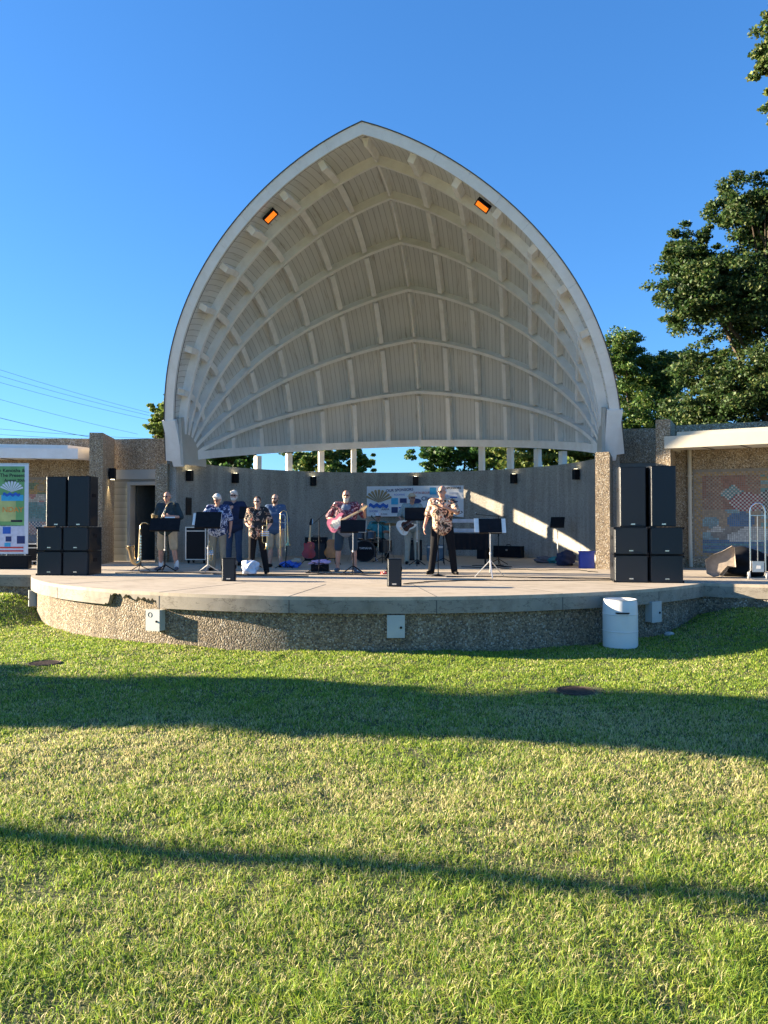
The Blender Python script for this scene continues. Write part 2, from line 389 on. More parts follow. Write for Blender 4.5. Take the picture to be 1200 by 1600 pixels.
YAW = R(9.4); RT = np.array([math.cos(YAW), math.sin(YAW)]); FWD = np.array([-math.sin(YAW), math.cos(YAW)]); C0 = np.array([3.319, -20.027])
DC = (0.2, -1.96); DR = 7.64            # the stage's curved front: centre and radius
def value_noise(x, y, s, seed):
    r = np.random.default_rng(seed).random((64, 64)); u = x * s; v = y * s
    i = np.floor(u).astype(int); j = np.floor(v).astype(int); fx = u - i; fy = v - j; fx = fx * fx * (3 - 2 * fx); fy = fy * fy * (3 - 2 * fy)
    g = lambda a, b: r[a % 64, b % 64]
    return (g(i, j) * (1 - fx) + g(i + 1, j) * fx) * (1 - fy) + (g(i, j + 1) * (1 - fx) + g(i + 1, j + 1) * fx) * fy
def build_grass():
    parts = []
    for z0, z1, dens, hw in ((1.7, 3.2, 19000, 0), (3.2, 5.0, 12500, 0), (5.0, 8.0, 7500, 0), (8.0, 12.5, 4200, 0), (12.5, 17., 2200, 0)):
        area = .5 * ((.56 * z0 + 1.8) + (.56 * z1 + 1.8)) * 2 * (z1 - z0); n = int(area * dens)
        Zc = rng.uniform(z0, z1, n * 2); k = rng.random(n * 2) < (.56 * Zc + 1.8) / (.56 * z1 + 1.8); Zc = Zc[k][:n]
        Xc = rng.uniform(-1, 1, len(Zc)) * (.56 * Zc + 1.8)
        parts.append(np.stack([Xc, Zc], -1))
    P = np.concatenate(parts); W = C0 + P[:, :1] * RT + P[:, 1:] * FWD; Zc = P[:, 1]
    x, y = W[:, 0], W[:, 1]
    ins = (((x - DC[0]) ** 2 + (y - DC[1]) ** 2 > (DR - .12) ** 2) & (y < -6.0 - .33 * np.maximum(0, np.abs(x) - 6.6) * (x > 0)))
    for cx, cy, rx, ry in ((4.03, -11.56, .30, .27), (-2.62, -11.06, .26, .2), (4.94, -8.35, .25, .25)):
        ins &= ((x - cx) / rx) ** 2 + ((y - cy) / ry) ** 2 > 1
    x, y, Zc = x[ins], y[ins], Zc[ins]; n = len(x)
    # clumping and bare, straw-coloured spots
    patch = value_noise(x + 50, y + 50, .7, 1) * .6 + value_noise(x + 50, y + 50, 2.3, 2) * .4
    fine = value_noise(x + 50, y + 50, 7., 3)
    keep = rng.random(n) < np.clip(.28 + 1.35 * fine, .22, 1); x, y, Zc, patch, fine = (a[keep] for a in (x, y, Zc, patch, fine)); n = len(x)
    z = ground_z(x, y) - .005
    nearf = np.clip((6 - Zc) / 4, 0, 1)
    h = rng.uniform(.018, .042, n) * (.75 + .6 * fine) * (1 + .35 * nearf * (patch > .5)); w = rng.uniform(.0011, .0023, n) * (1 + np.maximum(0, Zc - 3) * .27)
    h *= 1 - .25 * (rng.random(n) < .3)
    a = rng.uniform(0, 2 * PI, n); lean = rng.uniform(.2, 1.5, n) * h; la = a + PI / 2 + rng.normal(0, .5, n)
    dx, dy = np.cos(a) * w, np.sin(a) * w; lx, ly = np.cos(la) * lean, np.sin(la) * lean
    V = np.empty((n, 5, 3))
    V[:, 0] = np.stack([x - dx, y - dy, z], -1); V[:, 1] = np.stack([x + dx, y + dy, z], -1)
    mx, my, mz = x + lx * .35, y + ly * .35, z + h * .6
    V[:, 2] = np.stack([mx + dx * .8, my + dy * .8, mz], -1); V[:, 3] = np.stack([mx - dx * .8, my - dy * .8, mz], -1)
    V[:, 4] = np.stack([x + lx, y + ly, z + h * np.sqrt(np.clip(1 - .3 * (lean / h) ** 2, .3, 1))], -1)
    b = np.arange(n)[:, None] * 5
    loops = np.concatenate([b + [0, 1, 2, 3], b + [3, 2, 4]], 1).ravel(); fn = np.tile([4, 3], n)
    g1 = np.array([.18, .35, .03]); g2 = np.array([.44, .50, .07]); st = np.array([.74, .66, .32]); dk = np.array([.05, .11, .02])
    t = rng.random(n)[:, None]; c = g1 * (1 - t) + g2 * t
    # greener where the lawn is lush (near the camera and by the stage), drier in the middle
    dry = np.clip(sm(Zc, 3.2, 5) * .35 * (1 - .9 * sm(Zc, 6.8, 8.8)) + (.62 - patch) * 1.0 * (1 - .5 * sm(Zc, 7, 9)) + .05, .03, .75)
    s_ = rng.random(n) < dry; c[s_] = (st * rng.uniform(.6, 1.15, (n, 1)))[s_]
    d_ = rng.random(n) < .15; c[d_] = (dk * rng.uniform(.7, 1.3, (n, 1)))[d_]
    me = np_mesh('grass', V.reshape(-1, 3), fn, loops, M['blade'], np.repeat(c, 5, 0))
    o = bpy.data.objects.new('grass', me); scene.collection.objects.link(o)
    tag(o, 'short mown lawn grass with straw coloured dry blades', 'grass', kind='stuff')
build_grass()

# ================================================================== THE STAGE
def build_stage():
    root = empty('concert_stage', (0, -2, 0), 0, 'raised concrete stage with curved front and pebbled base wall', 'stage')
    cx, cy = DC; off = Vector((0, 2, 0))
    a0 = math.atan2(-6.0 - cy, 6.72 - cx); a1 = math.atan2(-5.98 - cy, -6.42 - cx) - 0  # right and left corner
    if a1 > 0: a1 -= 2 * PI
    if a0 > 0: a0 -= 2 * PI
    N = 420; angs = [a0 + (a1 - a0) * i / N for i in range(N + 1)]
    def arc(r): return [(cx + r * math.cos(a), cy + r * math.sin(a)) for a in angs]
    def outline(d):
        ar = arc(DR - d); rx, ry = ar[0]; lx, ly = ar[-1]
        return ar + [(-15, ly - .25 ), (-15, 9), (16, 9), (16, ry - 9.3 * math.tan(R(18)))]
    fl = MB(); o = outline(0); fl.prism(o, -.05, 0, c=tuple(off))
    # edge beam ring with the broken stretch at the left
    rs = random.Random(3)
    full = outline(0); inn = outline(.075)
    n = len(full); eb = MB(); low = []
    for i, (x, y) in enumerate(full):
        z = -.24
        if i < len(angs) and -3.02 < x < -1.95:
            z = (-.20 if x < -2.93 else -.06 - .05 * (x + 2.93) / .98) + rs.choice((-.035, -.015, .0, .012)) + rs.uniform(-.012, .012)
        low.append(z)
    vs = [Vector((x, y, -.05)) + off for x, y in full] + [Vector((x, y, z)) + off for (x, y), z in zip(full, low)] + [Vector((x, y, z)) + off for (x, y), z in zip(inn, low)] + [Vector((x, y, -.05)) + off for x, y in inn]
    fs = []
    for i in range(n):
        j = (i + 1) % n
        if 1 <= 0: pass
        fs += [(i, j, n + j, n + i), (n + i, n + j, 2 * n + j, 2 * n + i), (2 * n + i, 2 * n + j, 3 * n + j, 3 * n + i)]
    eb.add(vs, fs)
    M['deck'].name
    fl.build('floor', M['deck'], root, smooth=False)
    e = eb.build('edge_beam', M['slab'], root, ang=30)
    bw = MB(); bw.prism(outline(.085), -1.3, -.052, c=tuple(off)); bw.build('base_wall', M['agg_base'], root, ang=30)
    # joints in the beam and floor
    for px in (-4.35, -1.9, .22, 2.3, 4.1, 5.7):
        jt = MB(); a = -math.acos((px - cx) / DR); c, s = math.cos(a), math.sin(a)
        jt.box((cx + c * (DR + .001), cy + s * (DR + .001) + 2, -.146), (.004, .014, .186), a)
        L = 2.2; jt.box((cx + c * (DR - L / 2), cy + s * (DR - L / 2) + 2, .001), (L, .012, .003), a)
        jt.build('joint', M['roofing'], root, smooth=False)
    return root
build_stage()

# ================================================================== THE BANDSHELL
HY, HZ, HX, KY = -.36, 2.815, .08, 1.114
PHD = np.radians([0, 12, 24, 36, 48, 60, 72, 82, 90]); PRF = [5.812, 5.761, 5.838, 5.998, 6.193, 6.462, 6.825, 7.198, 7.524]
pc = np.polyfit(PHD, PRF, 5); _ph = np.linspace(PI / 2, -0.03, 400); _r = np.polyval(pc, _ph)
_w = _r * np.cos(_ph); _s = _r * np.sin(_ph); _arc = np.concatenate(([0], np.cumsum(np.hypot(np.diff(_w), np.diff(_s)))))
AL = float(np.interp(0, _ph[::-1], _arc[::-1]))           # arc length from ridge to foot
_tx = np.gradient(_w); _ts = np.gradient(_s); _nn = np.hypot(_tx, _ts); _nx = -_ts / _nn; _ns = _tx / _nn   # outward normal
def shell_pt(u, th, off=0., dt=0.):
    """u: signed arc from the ridge, th: degrees about the hinge, off: metres outward, dt: metres along increasing th"""
    a = abs(u); sg = 1 if u >= 0 else -1
    w = np.interp(a, _arc, _w); s = np.interp(a, _arc, _s); nx = np.interp(a, _arc, _nx); ns = np.interp(a, _arc, _ns)
    if a < 1e-6: nx, ns = 0., 1. / _ns[0]
    w += nx * off; s += ns * off; t = R(th)
    tv = Vector((0, -KY * math.sin(t), math.cos(t))).normalized()
    return Vector((HX + sg * w, HY + KY * s * math.cos(t), HZ + s * math.sin(t))) + tv * dt
TH = [10.2, 24.45, 39.3, 54.0, 68.5, 83.5, 97.9, 110.3]
def build_shell():
    O = Vector((0, 0, 0)); root = empty('bandshell', (0, 0, 0), 0, 'tall white pointed bandshell of curved ribs and painted boards', 'bandshell')
    US = sorted(set([round(x, 4) for x in np.linspace(-AL, AL, 61)] + [0.0])); TS = np.linspace(TH[0] - 1.2, TH[-1], 44)
    def sheet(off, name, mat, uv=False):
        vs = [shell_pt(u, t, off) for u in US for t in TS]; nt = len(TS)
        fs = [(i * nt + j, (i + 1) * nt + j, (i + 1) * nt + j + 1, i * nt + j + 1) for i in range(len(US) - 1) for j in range(nt - 1)]
        me = bpy.data.meshes.new(name); me.from_pydata(vs, [], fs); me.materials.append(mat)
        if uv:
            l = me.uv_layers.new(name='UVMap'); 
            for lp in me.loops:
                k = lp.vertex_index; u = US[k // nt]; t = TS[k % nt]
                l.data[lp.index].uv = (u + 50 + .05, R(t) * 6.5)
        me.polygons.foreach_set('use_smooth', [True] * len(me.polygons)); me.set_sharp_from_angle(angle=R(30))
        o = bpy.data.objects.new(name, me); scene.collection.objects.link(o); o.parent = root; return o
    sheet(.04, 'board_lining', M['boards'], True)
    sheet(.235, 'roof', M['roofing'])
    def band(us, th, o0, o1, d0, d1, name, mat, lift=0.):
        """a beam swept along u at angle th, between offsets o0..o1 and along-theta distances d0..d1"""
        m = MB(); n = len(us); vs = []
        for u in us:
            up = Vector((0, 0, lift * (1 - float(np.interp(abs(u), _arc, _s)) / 7.52))); vs += [shell_pt(u, th, o0, d0) + up, shell_pt(u, th, o1, d0) + up, shell_pt(u, th, o1, d1) + up, shell_pt(u, th, o0, d1) + up]
        fs = [(i * 4 + k, i * 4 + (k + 1) % 4, (i + 1) * 4 + (k + 1) % 4, (i + 1) * 4 + k) for i in range(n - 1) for k in range(4)] + [(3, 2, 1, 0), (n * 4 - 4, n * 4 - 3, n * 4 - 2, n * 4 - 1)]
        m.add(vs, fs); return m.build(name, mat, root, ang=30)
    ur = [x for x in np.linspace(-(AL - .75), AL - .75, 79)]
    if 0. not in ur: ur = sorted(ur + [0.])
    for th in TH[1:-1]:
        band(ur, th, -.19, .038, -.055, .055, 'arch_rib', M['rib'])
    band([x for x in np.linspace(-(AL - .3), AL - .3, 79)], TH[0], -.20, .30, -.17, .07, 'sill_beam', M['rib'], .15)
    # front fascia in panels with open joints
    m = MB(); npan = 24
    for i in range(npan):
        a, b = -AL + .0 + 2 * AL * i / npan, -AL + 2 * AL * (i + 1) / npan
        us = np.linspace(a + (.002 if i != npan // 2 else 0), b - (.002 if i != npan // 2 - 1 else 0), 6); us = [0. if abs(x) < 1e-9 else x for x in us]; n = len(us); vs = []
        for u in us:
            vs += [shell_pt(u, TH[-1], .035, .051), shell_pt(u, TH[-1], .275, .051), shell_pt(u, TH[-1], .275, .15), shell_pt(u, TH[-1], .035, .15)]
        fs = [(k * 4 + q, k * 4 + (q + 1) % 4, (k + 1) * 4 + (q + 1) % 4, (k + 1) * 4 + q) for k in range(n - 1) for q in range(4)] + [(3, 2, 1, 0), (n * 4 - 4, n * 4 - 3, n * 4 - 2, n * 4 - 1)]
        m.add(vs, fs)
    m.build('front_fascia', M['fascia'], root, ang=30)
    band([x for x in np.linspace(-AL, AL, 81)], TH[-1], .27, .295, -.03, .165, 'drip_edge', M['roofing'])
    # battens between the ribs
    w = .078
    for b in range(7):
        t0, t1 = TH[b], TH[b + 1]
        for k in range(-7, 8):
            if (k == -7 and b < 3) or (k == 7 and b > 3): continue
            m = MB(); vs = []; n = 6
            for i in range(n):
                f = i / (n - 1); th = t0 + (t1 - t0) * f; sp = 1.27 + (1.169 - 1.27) * (th - TH[0]) / 100; u = k * sp
                s = max(.8, float(np.interp(abs(u), _arc, _s))); g = .0
                if i == 0: g = .12 if b else .03
                if i == n - 1: g = -.16
                for du, of in ((-w, .038), (w, .038), (w, -.155), (-w, -.155)):
                    vs.append(shell_pt(u + du, th, of, g))
            fs = [(i * 4 + q, i * 4 + (q + 1) % 4, (i + 1) * 4 + (q + 1) % 4, (i + 1) * 4 + q) for i in range(n - 1) for q in range(4)] + [(3, 2, 1, 0), (n * 4 - 4, n * 4 - 3, n * 4 - 2, n * 4 - 1)]
            m.add(vs, fs); m.build('batten', M['rib'], root, ang=30)
    # feet
    for sg in (-1, 1):
        t = R(TH[-1]); ex = Vector((1, 0, 0)); es = Vector((0, KY * math.cos(t), math.sin(t))); en = ex.cross(es).normalized()
        if en.y > 0: en = -en
        m = MB(); poly = [(5.99, 1.16), (5.88, -.12), (5.58, -.12), (5.62, 1.16)]; vs = []
        for d in (.03, .17):
            for px, ps in poly: vs.append(Vector((HX + sg * px, HY, HZ)) + es * ps + en * d)
        m.add(vs, [(0, 1, 2, 3), (7, 6, 5, 4), (0, 1, 5, 4), (1, 2, 6, 5), (2, 3, 7, 6), (3, 0, 4, 7)]); m.build('foot_cover', M['fascia'], root, smooth=False)
        m = MB(); pts = [(0, -.12)] + [(1.18 * KY * math.cos(R(a)), 1.18 * math.sin(R(a))) for a in np.linspace(-4, 110, 20)] + [(-.25, -.14)]
        vs = []
        for xx in (5.60, 5.52):
            for py, pz in pts: vs.append((HX + sg * xx, HY + py, HZ + pz))
        k = len(pts); m.add(vs, [tuple(range(k)), tuple(range(2 * k - 1, k - 1, -1))] + [(i, (i + 1) % k, k + (i + 1) % k, k + i) for i in range(k)])
        m.build('foot_plate', M['gusset'], root, smooth=False)
    for k in (-5, -4, -3, -2, 2, 3, 4, 5):
        p = shell_pt(k * 1.27, TH[0], .07, -.17)
        m = MB(); m.box((p.x, p.y, (p.z - .3) / 2 + .002), (.18, .18, p.z + .3), math.atan2(p.y, p.x)); m.build('post', M['white_paint'], root, smooth=False)
    m = MB(); p = shell_pt(2.43, 78, -.01); m.ball(p, (.035, .03, .10)); m.build('bird_hole', M['dark'], root)
build_shell()

# ================================================================== WALLS
def wall_obj(name, build, label, cat='wall'):
    m = MB(); build(m); o = m.build(name, M['agg'], None, ang=30); tag(o, label, cat); return o
def curved(m):
    A = np.linspace(R(-3), R(183), 97); ri, ro = 5.81, 6.08; vs = []
    for a in A:
        c, s = math.cos(a), math.sin(a)
        vs += [(ri * c, ri * s, 0), (ri * c, ri * s, 2.85), (ro * c, ro * s, 2.85), (ro * c, ro * s, 0)]
    n = len(A); m.add(vs, [(i * 4 + q, i * 4 + (q + 1) % 4, (i + 1) * 4 + (q + 1) % 4, (i + 1) * 4 + q) for i in range(n - 1) for q in range(4)] + [(3, 2, 1, 0), (n * 4 - 4, n * 4 - 3, n * 4 - 2, n * 4 - 1)])
o = wall_obj('curved_wall', curved, 'curved grey pebble wall behind the band, lower than the shell'); o.data.materials[0] = M['agg_back']
def fin(name, fx, fy, w, d, h, ang, label):
    r = Rz(ang); c = Vector((fx, fy, 0)) + r @ Vector((0, d / 2, h / 2))
    m = MB(); m.box(c, (w, d, h), r); o = m.build(name, M['agg'], None, smooth=False); tag(o, label, 'pillar', 'pebbled wall fins'); return o
fin('wall_fin', -6.14, -.50, .34, .9, 2.72, R(6), 'left short pebbled pillar carrying the foot of the shell beside the open door')
fin('wall_fin', 5.46, -1.92, .32, 1.7, 2.72, R(-10), 'right short pebbled pillar carrying the foot of the shell near the blue tote')
fin('wall_fin', -7.44, -1.62, .34, 1.42, 3.47, R(17), 'left tall pebbled pillar with a lamp on its side, beside the canopy')
fin('wall_fin', 6.84, -1.76, .32, 1.42, 3.47, R(-17), 'right tall tan pebbled pillar behind the loudspeakers')
def door_wall(left):
    sg = -1 if left else 1
    x0, x1 = (-8.15, -6.30) if left else (5.74, 7.16)
    root = empty('link_wall', ((x0 + x1) / 2, .2, 0), 0, 'grey sided link wall with the dark open doorway' if left else 'grey sided link wall behind the right loudspeaker stack', 'wall')
    cx = (x0 + x1) / 2
    def bx(name, xa, xb, za, zb, ya, yb, mat, bev=0):
        m = MB(); m.box(((xa + xb) / 2 - cx, (ya + yb) / 2 - .2, (za + zb) / 2), (xb - xa, yb - ya, zb - za)); return m.build(name, mat, root, smooth=False)
    bx('wall_head', x0, x1, 2.62, 3.5, .1, .4, M['agg'])
    if left:
        d0, d1 = -7.36, -6.54
        bx('trim_board', x0, x1, 2.34, 2.617, .09, .4, M['trim'])
        bx('siding', x0, d0 - .1, 0, 2.337, .12, .4, M['siding']); bx('siding', d1 + .1, x1, 0, 2.337, .12, .4, M['siding'])
        bx('siding', d0 - .097, d1 + .097, 2.27, 2.337, .121, .4, M['siding'])
        bx('door_frame', d0 - .097, d0, 0.0, 2.267, .07, .38, M['trim']); bx('door_frame', d1, d1 + .097, 0.0, 2.267, .07, .38, M['trim'])
        bx('door_frame', d0 + .002, d1 - .002, 2.17, 2.267, .07, .38, M['trim'])
        bx('threshold', d0 + .002, d1 - .002, 0.001, .03, .05, .38, M['steel'])
        # the room behind
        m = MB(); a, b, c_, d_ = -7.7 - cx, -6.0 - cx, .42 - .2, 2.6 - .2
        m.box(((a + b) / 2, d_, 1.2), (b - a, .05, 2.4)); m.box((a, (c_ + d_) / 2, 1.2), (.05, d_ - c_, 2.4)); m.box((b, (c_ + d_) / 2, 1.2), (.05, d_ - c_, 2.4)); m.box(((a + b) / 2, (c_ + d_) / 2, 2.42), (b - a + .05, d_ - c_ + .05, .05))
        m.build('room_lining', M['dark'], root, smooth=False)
        r = Rz(R(62)); h = Vector((d0 + .03 - cx, .36 - .2, 0))
        m = MB(); m.box(h + r @ Vector((.40, 0, 1.09)), (.80, .045, 2.14), r); dl = m.build('door', plain('dark blue grey door paint', (.05, .065, .07), .5), root, smooth=False)
        m = MB(); m.tube([h + r @ Vector((.73, -.03, 1.0)), h + r @ Vector((.73, -.09, 1.0)), h + r @ Vector((.62, -.09, 1.0))], .014); m.lathe(h + r @ Vector((.73, -.03, 1.0)), [(.03, -.004), (.03, .004)], 12, r @ Matrix.Rotation(R(90), 3, 'X')); m.build('door_handle', M['steel'], dl)
    else:
        bx('siding', x0, x1, 0, 2.617, .12, .4, M['siding'])
door_wall(True); door_wall(False)
WR = (7.12, -.72, -R(12)); WL = (-7.70, -.45, PI + R(12))
def wing(right):
    ox, oy, a = WR if right else WL; L = 9.
    ex = Vector((math.cos(a), math.sin(a), 0)); nb = Vector((-ex.y, ex.x, 0)) * (1 if right else -1)   # towards the back
    m = MB(); vs = []
    for z in (-.2, 3.45):
        for p in (Vector((ox, oy, z)), Vector((ox, oy, z)) + ex * L, Vector((ox, oy, z)) + ex * L + nb * .35, Vector((ox, oy, z)) + nb * .35): vs.append(p)
    m.add(vs, [(3, 2, 1, 0), (4, 5, 6, 7), (0, 1, 5, 4), (1, 2, 6, 5), (2, 3, 7, 6), (3, 0, 4, 7)])
    o = m.build('wing_wall', M['agg'], None, smooth=False); tag(o, 'right pebbled wing wall behind the mosaic with the swan shape' if right else 'left pebbled wing wall behind the green banner', 'wall')
    # canopy
    fx, fy, fa = (6.86, -1.80, -R(20)) if right else (-8.02, -1.52, PI + R(19))
    fe = Vector((math.cos(fa), math.sin(fa), 0)); f0 = Vector((fx, fy, 0)); w0 = Vector((ox, oy, 0)) + ex * .28 - nb * .003
    if not right: w0 = Vector((ox, oy, 0)) + ex * .20 - nb * .003
    root = empty('wall_canopy', (fx, fy, 2.8), 0, 'cream sunlit flat canopy over the right mosaic wall' if right else 'blue-grey shaded flat canopy over the left wall and banner', 'canopy')
    org = Vector((fx, fy, 2.8))
    poly = [f0, f0 + fe * L, w0 + ex * L, w0]
    def pr(name, pl, z0, z1, mat):
        mm = MB(); k = len(pl); mm.add([Vector((p.x, p.y, z)) - org for z in (z0, z1) for p in pl], [tuple(range(k - 1, -1, -1)), tuple(range(k, 2 * k))] + [(i, (i + 1) % k, k + (i + 1) % k, k + i) for i in range(k)])
        return mm.build(name, mat, root, smooth=False)
    nf = Vector((-fe.y, fe.x, 0)) * (1 if right else -1)
    pr('fascia', [f0, f0 + fe * L, f0 + fe * L + nf * .06, f0 + nf * .06], 2.79, 3.07, M['cream'] if right else M['fascia'])
    pr('fascia', [f0 + nf * .063, w0 - fe * 0, w0 + fe * .05, f0 + nf * .063 + fe * .05], 2.79, 3.07, M['cream'] if right else M['fascia'])
    b0 = f0 + nf * .063 + fe * .053
    pr('soffit', [b0, b0 + fe * (L - .1), w0 + ex * (L - .1), w0 + fe * .06], 2.84, 2.88, M['white_paint'])
    c0 = f0 + fe * .27 + nf * .05
    pr('roof_edge', [c0, c0 + fe * (L - .3), w0 + ex * L, w0 + ex * .12], 3.073, 3.16, M['cream'] if right else M['fascia'])
    for i in range(1, 10):
        mm = MB(); p = b0 + fe * (i * .8 - .2); q = w0 + ex * (i * .8 + .0); mid = (p + q) / 2; d = q - p
        mm.box((mid.x - org.x, mid.y - org.y, 2.833 - 2.8), (d.length - .05, .03, .012), math.atan2(d.y, d.x))
        mm.build('soffit_seam', M['roofing'], root, smooth=False)
    return ex, nb, Vector((ox, oy, 0))
exR, nbR, oR = wing(True); exL, nbL, oL = wing(False)
m = MB(); p = oR + exR * .52 - nbR * .06; m.tube([(p.x, p.y, 2.83), (p.x, p.y, .9), (p.x + .01, p.y - .01, .02)], .05, 10); 
for z in (2.2, 1.2): m.box((p.x, p.y, z), (.13, .11, .03))
tag(m.build('drain_pipe', M['cream'], None), 'pale drain pipe on the right wing wall beside the tall tan pillar', 'pipe')

# mosaics: coloured tiles laid on the wing walls
def mosaic(right):
    ex, nb, o = (exR, nbR, oR) if right else (exL, nbL, oL)
    W, H, T = 3.4, 2.06, .045; u0 = .62 if right else .9; z0 = .27
    nu, nv = int(W / T), int(H / T); vs, fn, lp, tint = [], [], [], []
    r2 = np.random.default_rng(11 if right else 12)
    C = dict(sand=(.34, .25, .16), rust=(.28, .13, .08), wht=(.52, .50, .44), teal=(.10, .26, .26), blue=(.07, .15, .26), pink=(.50, .22, .20), red=(.28, .04, .05), ochre=(.40, .25, .07), sky=(.20, .32, .34), dark=(.06, .05, .05), green=(.12, .20, .10), grey=(.22, .20, .17))
    def colr(u, v):   # u,v in 0..1, v up
        n = value_noise(np.array([u * 8 + 20]), np.array([v * 5 + 9]), 1., 21)[0]; i, j = int(u * nu), int(v * nv)
        if u < .05 or v < .05 or v > .95: return C['sand'] if (i + j) % 3 else C['ochre']
        if right:
            if (u - .34) ** 2 / .012 + (v - .64) ** 2 / .012 < 1: return C['wht'] if (i + j) % 2 else C['red']
            if abs(u - .25) + abs(v - .74) * .8 < .085: return C['teal'] if (i + j) % 2 else C['wht']
            if (u - .47) ** 2 / .005 + (v - .63) ** 2 / .02 < 1: return C['wht'] if (i // 1 + j) % 2 else C['dark']
            if (u - .32) ** 2 / .045 + (v - .27) ** 2 / .008 < 1 or abs(u - .15) + abs(v - .30) < .07: return C['wht'] if n > .3 else C['grey']
            if (u - .30) ** 2 / .008 + (v - .42) ** 2 / .012 < 1: return C['sky'] if n > .45 else C['blue']
            if v < .2: return C['blue'] if j % 3 else C['teal']
            if v < .30: return C['teal'] if n > .4 else C['sky']
            if u > .5 and v > .5: return [C['sky'], C['blue'], C['ochre'], C['green'], C['pink'], C['sand'], C['red']][(j // 2 + (1 if n > .5 else 0)) % 7]
            if u > .42: return [C['ochre'], C['teal'], C['sand'], C['sky']][(j // 2 + int(n * 3)) % 4]
            if v > .55: return C['rust'] if n > .42 else (C['sand'] if (i + j) % 2 else C['rust'])
            return C['sky'] if n > .5 else C['sand']
        else:
            k = value_noise(np.array([u * 14 + 20]), np.array([v * 9 + 9]), 1., 25)[0]
            if v < .25: return C['grey'] if (i + j) % 2 else C['blue']
            if v < .42: return (C['blue'], C['pink'], C['rust'])[int(k * 2.99)] if (i + j) % 2 else C['wht']
            if v < .68: return C['teal'] if k > .4 else C['sky']
            if v < .80: return C['wht'] if k > .35 else C['pink']
            return (C['sand'], C['ochre'], C['green'], C['rust'])[int(k * 3.99)]
    g = .004
    for i in range(nu):
        for j in range(nv):
            a = u0 + i * T; z = z0 + j * T; c = np.array(colr((i + .5) / nu, (j + .5) / nv)) * r2.uniform(.75, 1.2)
            pr = r2.uniform(.008, .011); b = len(vs)
            for da, dz in ((g, g), (T - g, g), (T - g, T - g), (g, T - g)):
                q = o + ex * (a + da) - nb * pr; vs.append((q.x, q.y, z + dz)); tint.append(c)
            fn.append(4); lp += [b, b + 1, b + 2, b + 3]
    root = empty('mosaic_mural', o + ex * (u0 + W / 2) + Vector((0, 0, z0)), 0, 'tiled mosaic mural of a white swan and checkered fish on the right wall' if right else 'tiled mosaic mural in teal and rust partly hidden by the left loudspeakers', 'mosaic')
    me = np_mesh('tiles', np.array(vs) - np.array(root.location), fn, lp, M['tiles'], np.array(tint)); t = bpy.data.objects.new('tiles', me); scene.collection.objects.link(t); t.parent = root
    m = MB(); c = o + ex * (u0 + W / 2) - nb * .003; m.box((c.x - root.location.x, c.y - root.location.y, H / 2 - .0), (W + .06, .006, H + .06), math.atan2(ex.y, ex.x)); m.build('grout_bed', plain('grout', (.24, .22, .19), .9), root, smooth=False)
mosaic(True); mosaic(False)

# ================================================================== LIGHTS FIXED TO THE BUILDING
def wall_light(x, y, z, ang, label, down=True, up=True, power=0.):
    t = empty('wall_light', (x, y, z), ang, label, 'wall light', 'black square wall lights')
    m = MB(); m.box((0, -.10, 0), (.17, .15, .30)); m.build('housing', M['black'], t, smooth=False)
    m = MB(); m.box((0, -.012, 0), (.10, .024, .12)); m.build('bracket', M['black'], t, smooth=False)
    m = MB()
    if up: m.lathe((0, -.10, .151), [(.055, 0), (.055, .006)], 16)
    if down: m.lathe((0, -.10, -.157), [(.055, 0), (.055, .006)], 16)
    m.build('lens', M['glow_warm'], t)
    if power:
        ld = bpy.data.lights.new('lamp', 'SPOT'); lo = bpy.data.objects.new('lamp', ld); scene.collection.objects.link(lo); lo.parent = t
        ld.energy = power; ld.color = (1, .82, .5); ld.spot_size = R(75); ld.shadow_soft_size = .04; ld.spot_blend = .5
        lo.location = (0, -.10, .17 if up else -.17); lo.rotation_euler = (R(180) if up else 0, 0, 0)
    return t
def on_circle(deg, z, label, **k): a = R(deg); wall_light(5.80 * math.cos(a), 5.80 * math.sin(a), z, a + R(90) - PI, label, down=False, **k)
wall_light(-7.47, -.91, 2.43, R(107), 'lamp on the side of the left tall pillar, shining down', up=False, power=6)
for dg, z, lb, pw in ((176.4, 2.59, 'lit wall lamp under the left foot of the shell', 3), (154, 2.65, 'second wall lamp from the left on the curved wall', 0), (124.1, 2.67, 'wall lamp high between the trumpeter and the guitarist', 0),
                  (88.4, 2.70, 'wall lamp above the white sponsor banner', 0), (52.5, 2.67, 'wall lamp above the long black case', 0), (23.7, 2.64, 'rightmost wall lamp near the right pillar', 0)):
    on_circle(dg, z - .15, lb, power=pw)
def flood(u, th, label):
    p = shell_pt(u, th, -.10); t = empty('flood_light', p, 0, label, 'floodlight', 'orange floodlights under the front rim of the shell')
    e = (shell_pt(u + .2, th, -.1) - shell_pt(u - .2, th, -.1)).normalized(); n = (shell_pt(u, th, -.5) - p).normalized() * .6 + Vector((0, -.8, -.25)); n = (n - e * n.dot(e)).normalized(); d = n.cross(e)
    r = Matrix((e, d, n)).transposed()
    m = MB(); m.box((0, 0, 0), (.37, .18, .12), r); m.build('housing', M['black'], t, smooth=False)
    m = MB(); m.box(r @ Vector((0, 0, .064)), (.31, .12, .006), r); m.build('lens', M['glow_orange'], t, smooth=False)
    m = MB(); m.box(r @ Vector((0, 0, -.075)), (.08, .08, .05), r); m.build('bracket', M['black'], t, smooth=False)
flood(-2.95, 106.6, 'orange floodlight on the left under the rim of the shell')
flood(3.12, 107.6, 'bright orange floodlight on the right under the rim of the shell')
m = MB(); a = R(175.6)
t = empty('wall_vent', (5.80 * math.cos(a), 5.80 * math.sin(a), 1.57), a + R(90) - PI, 'tall brown louvred vent on the curved wall', 'vent')
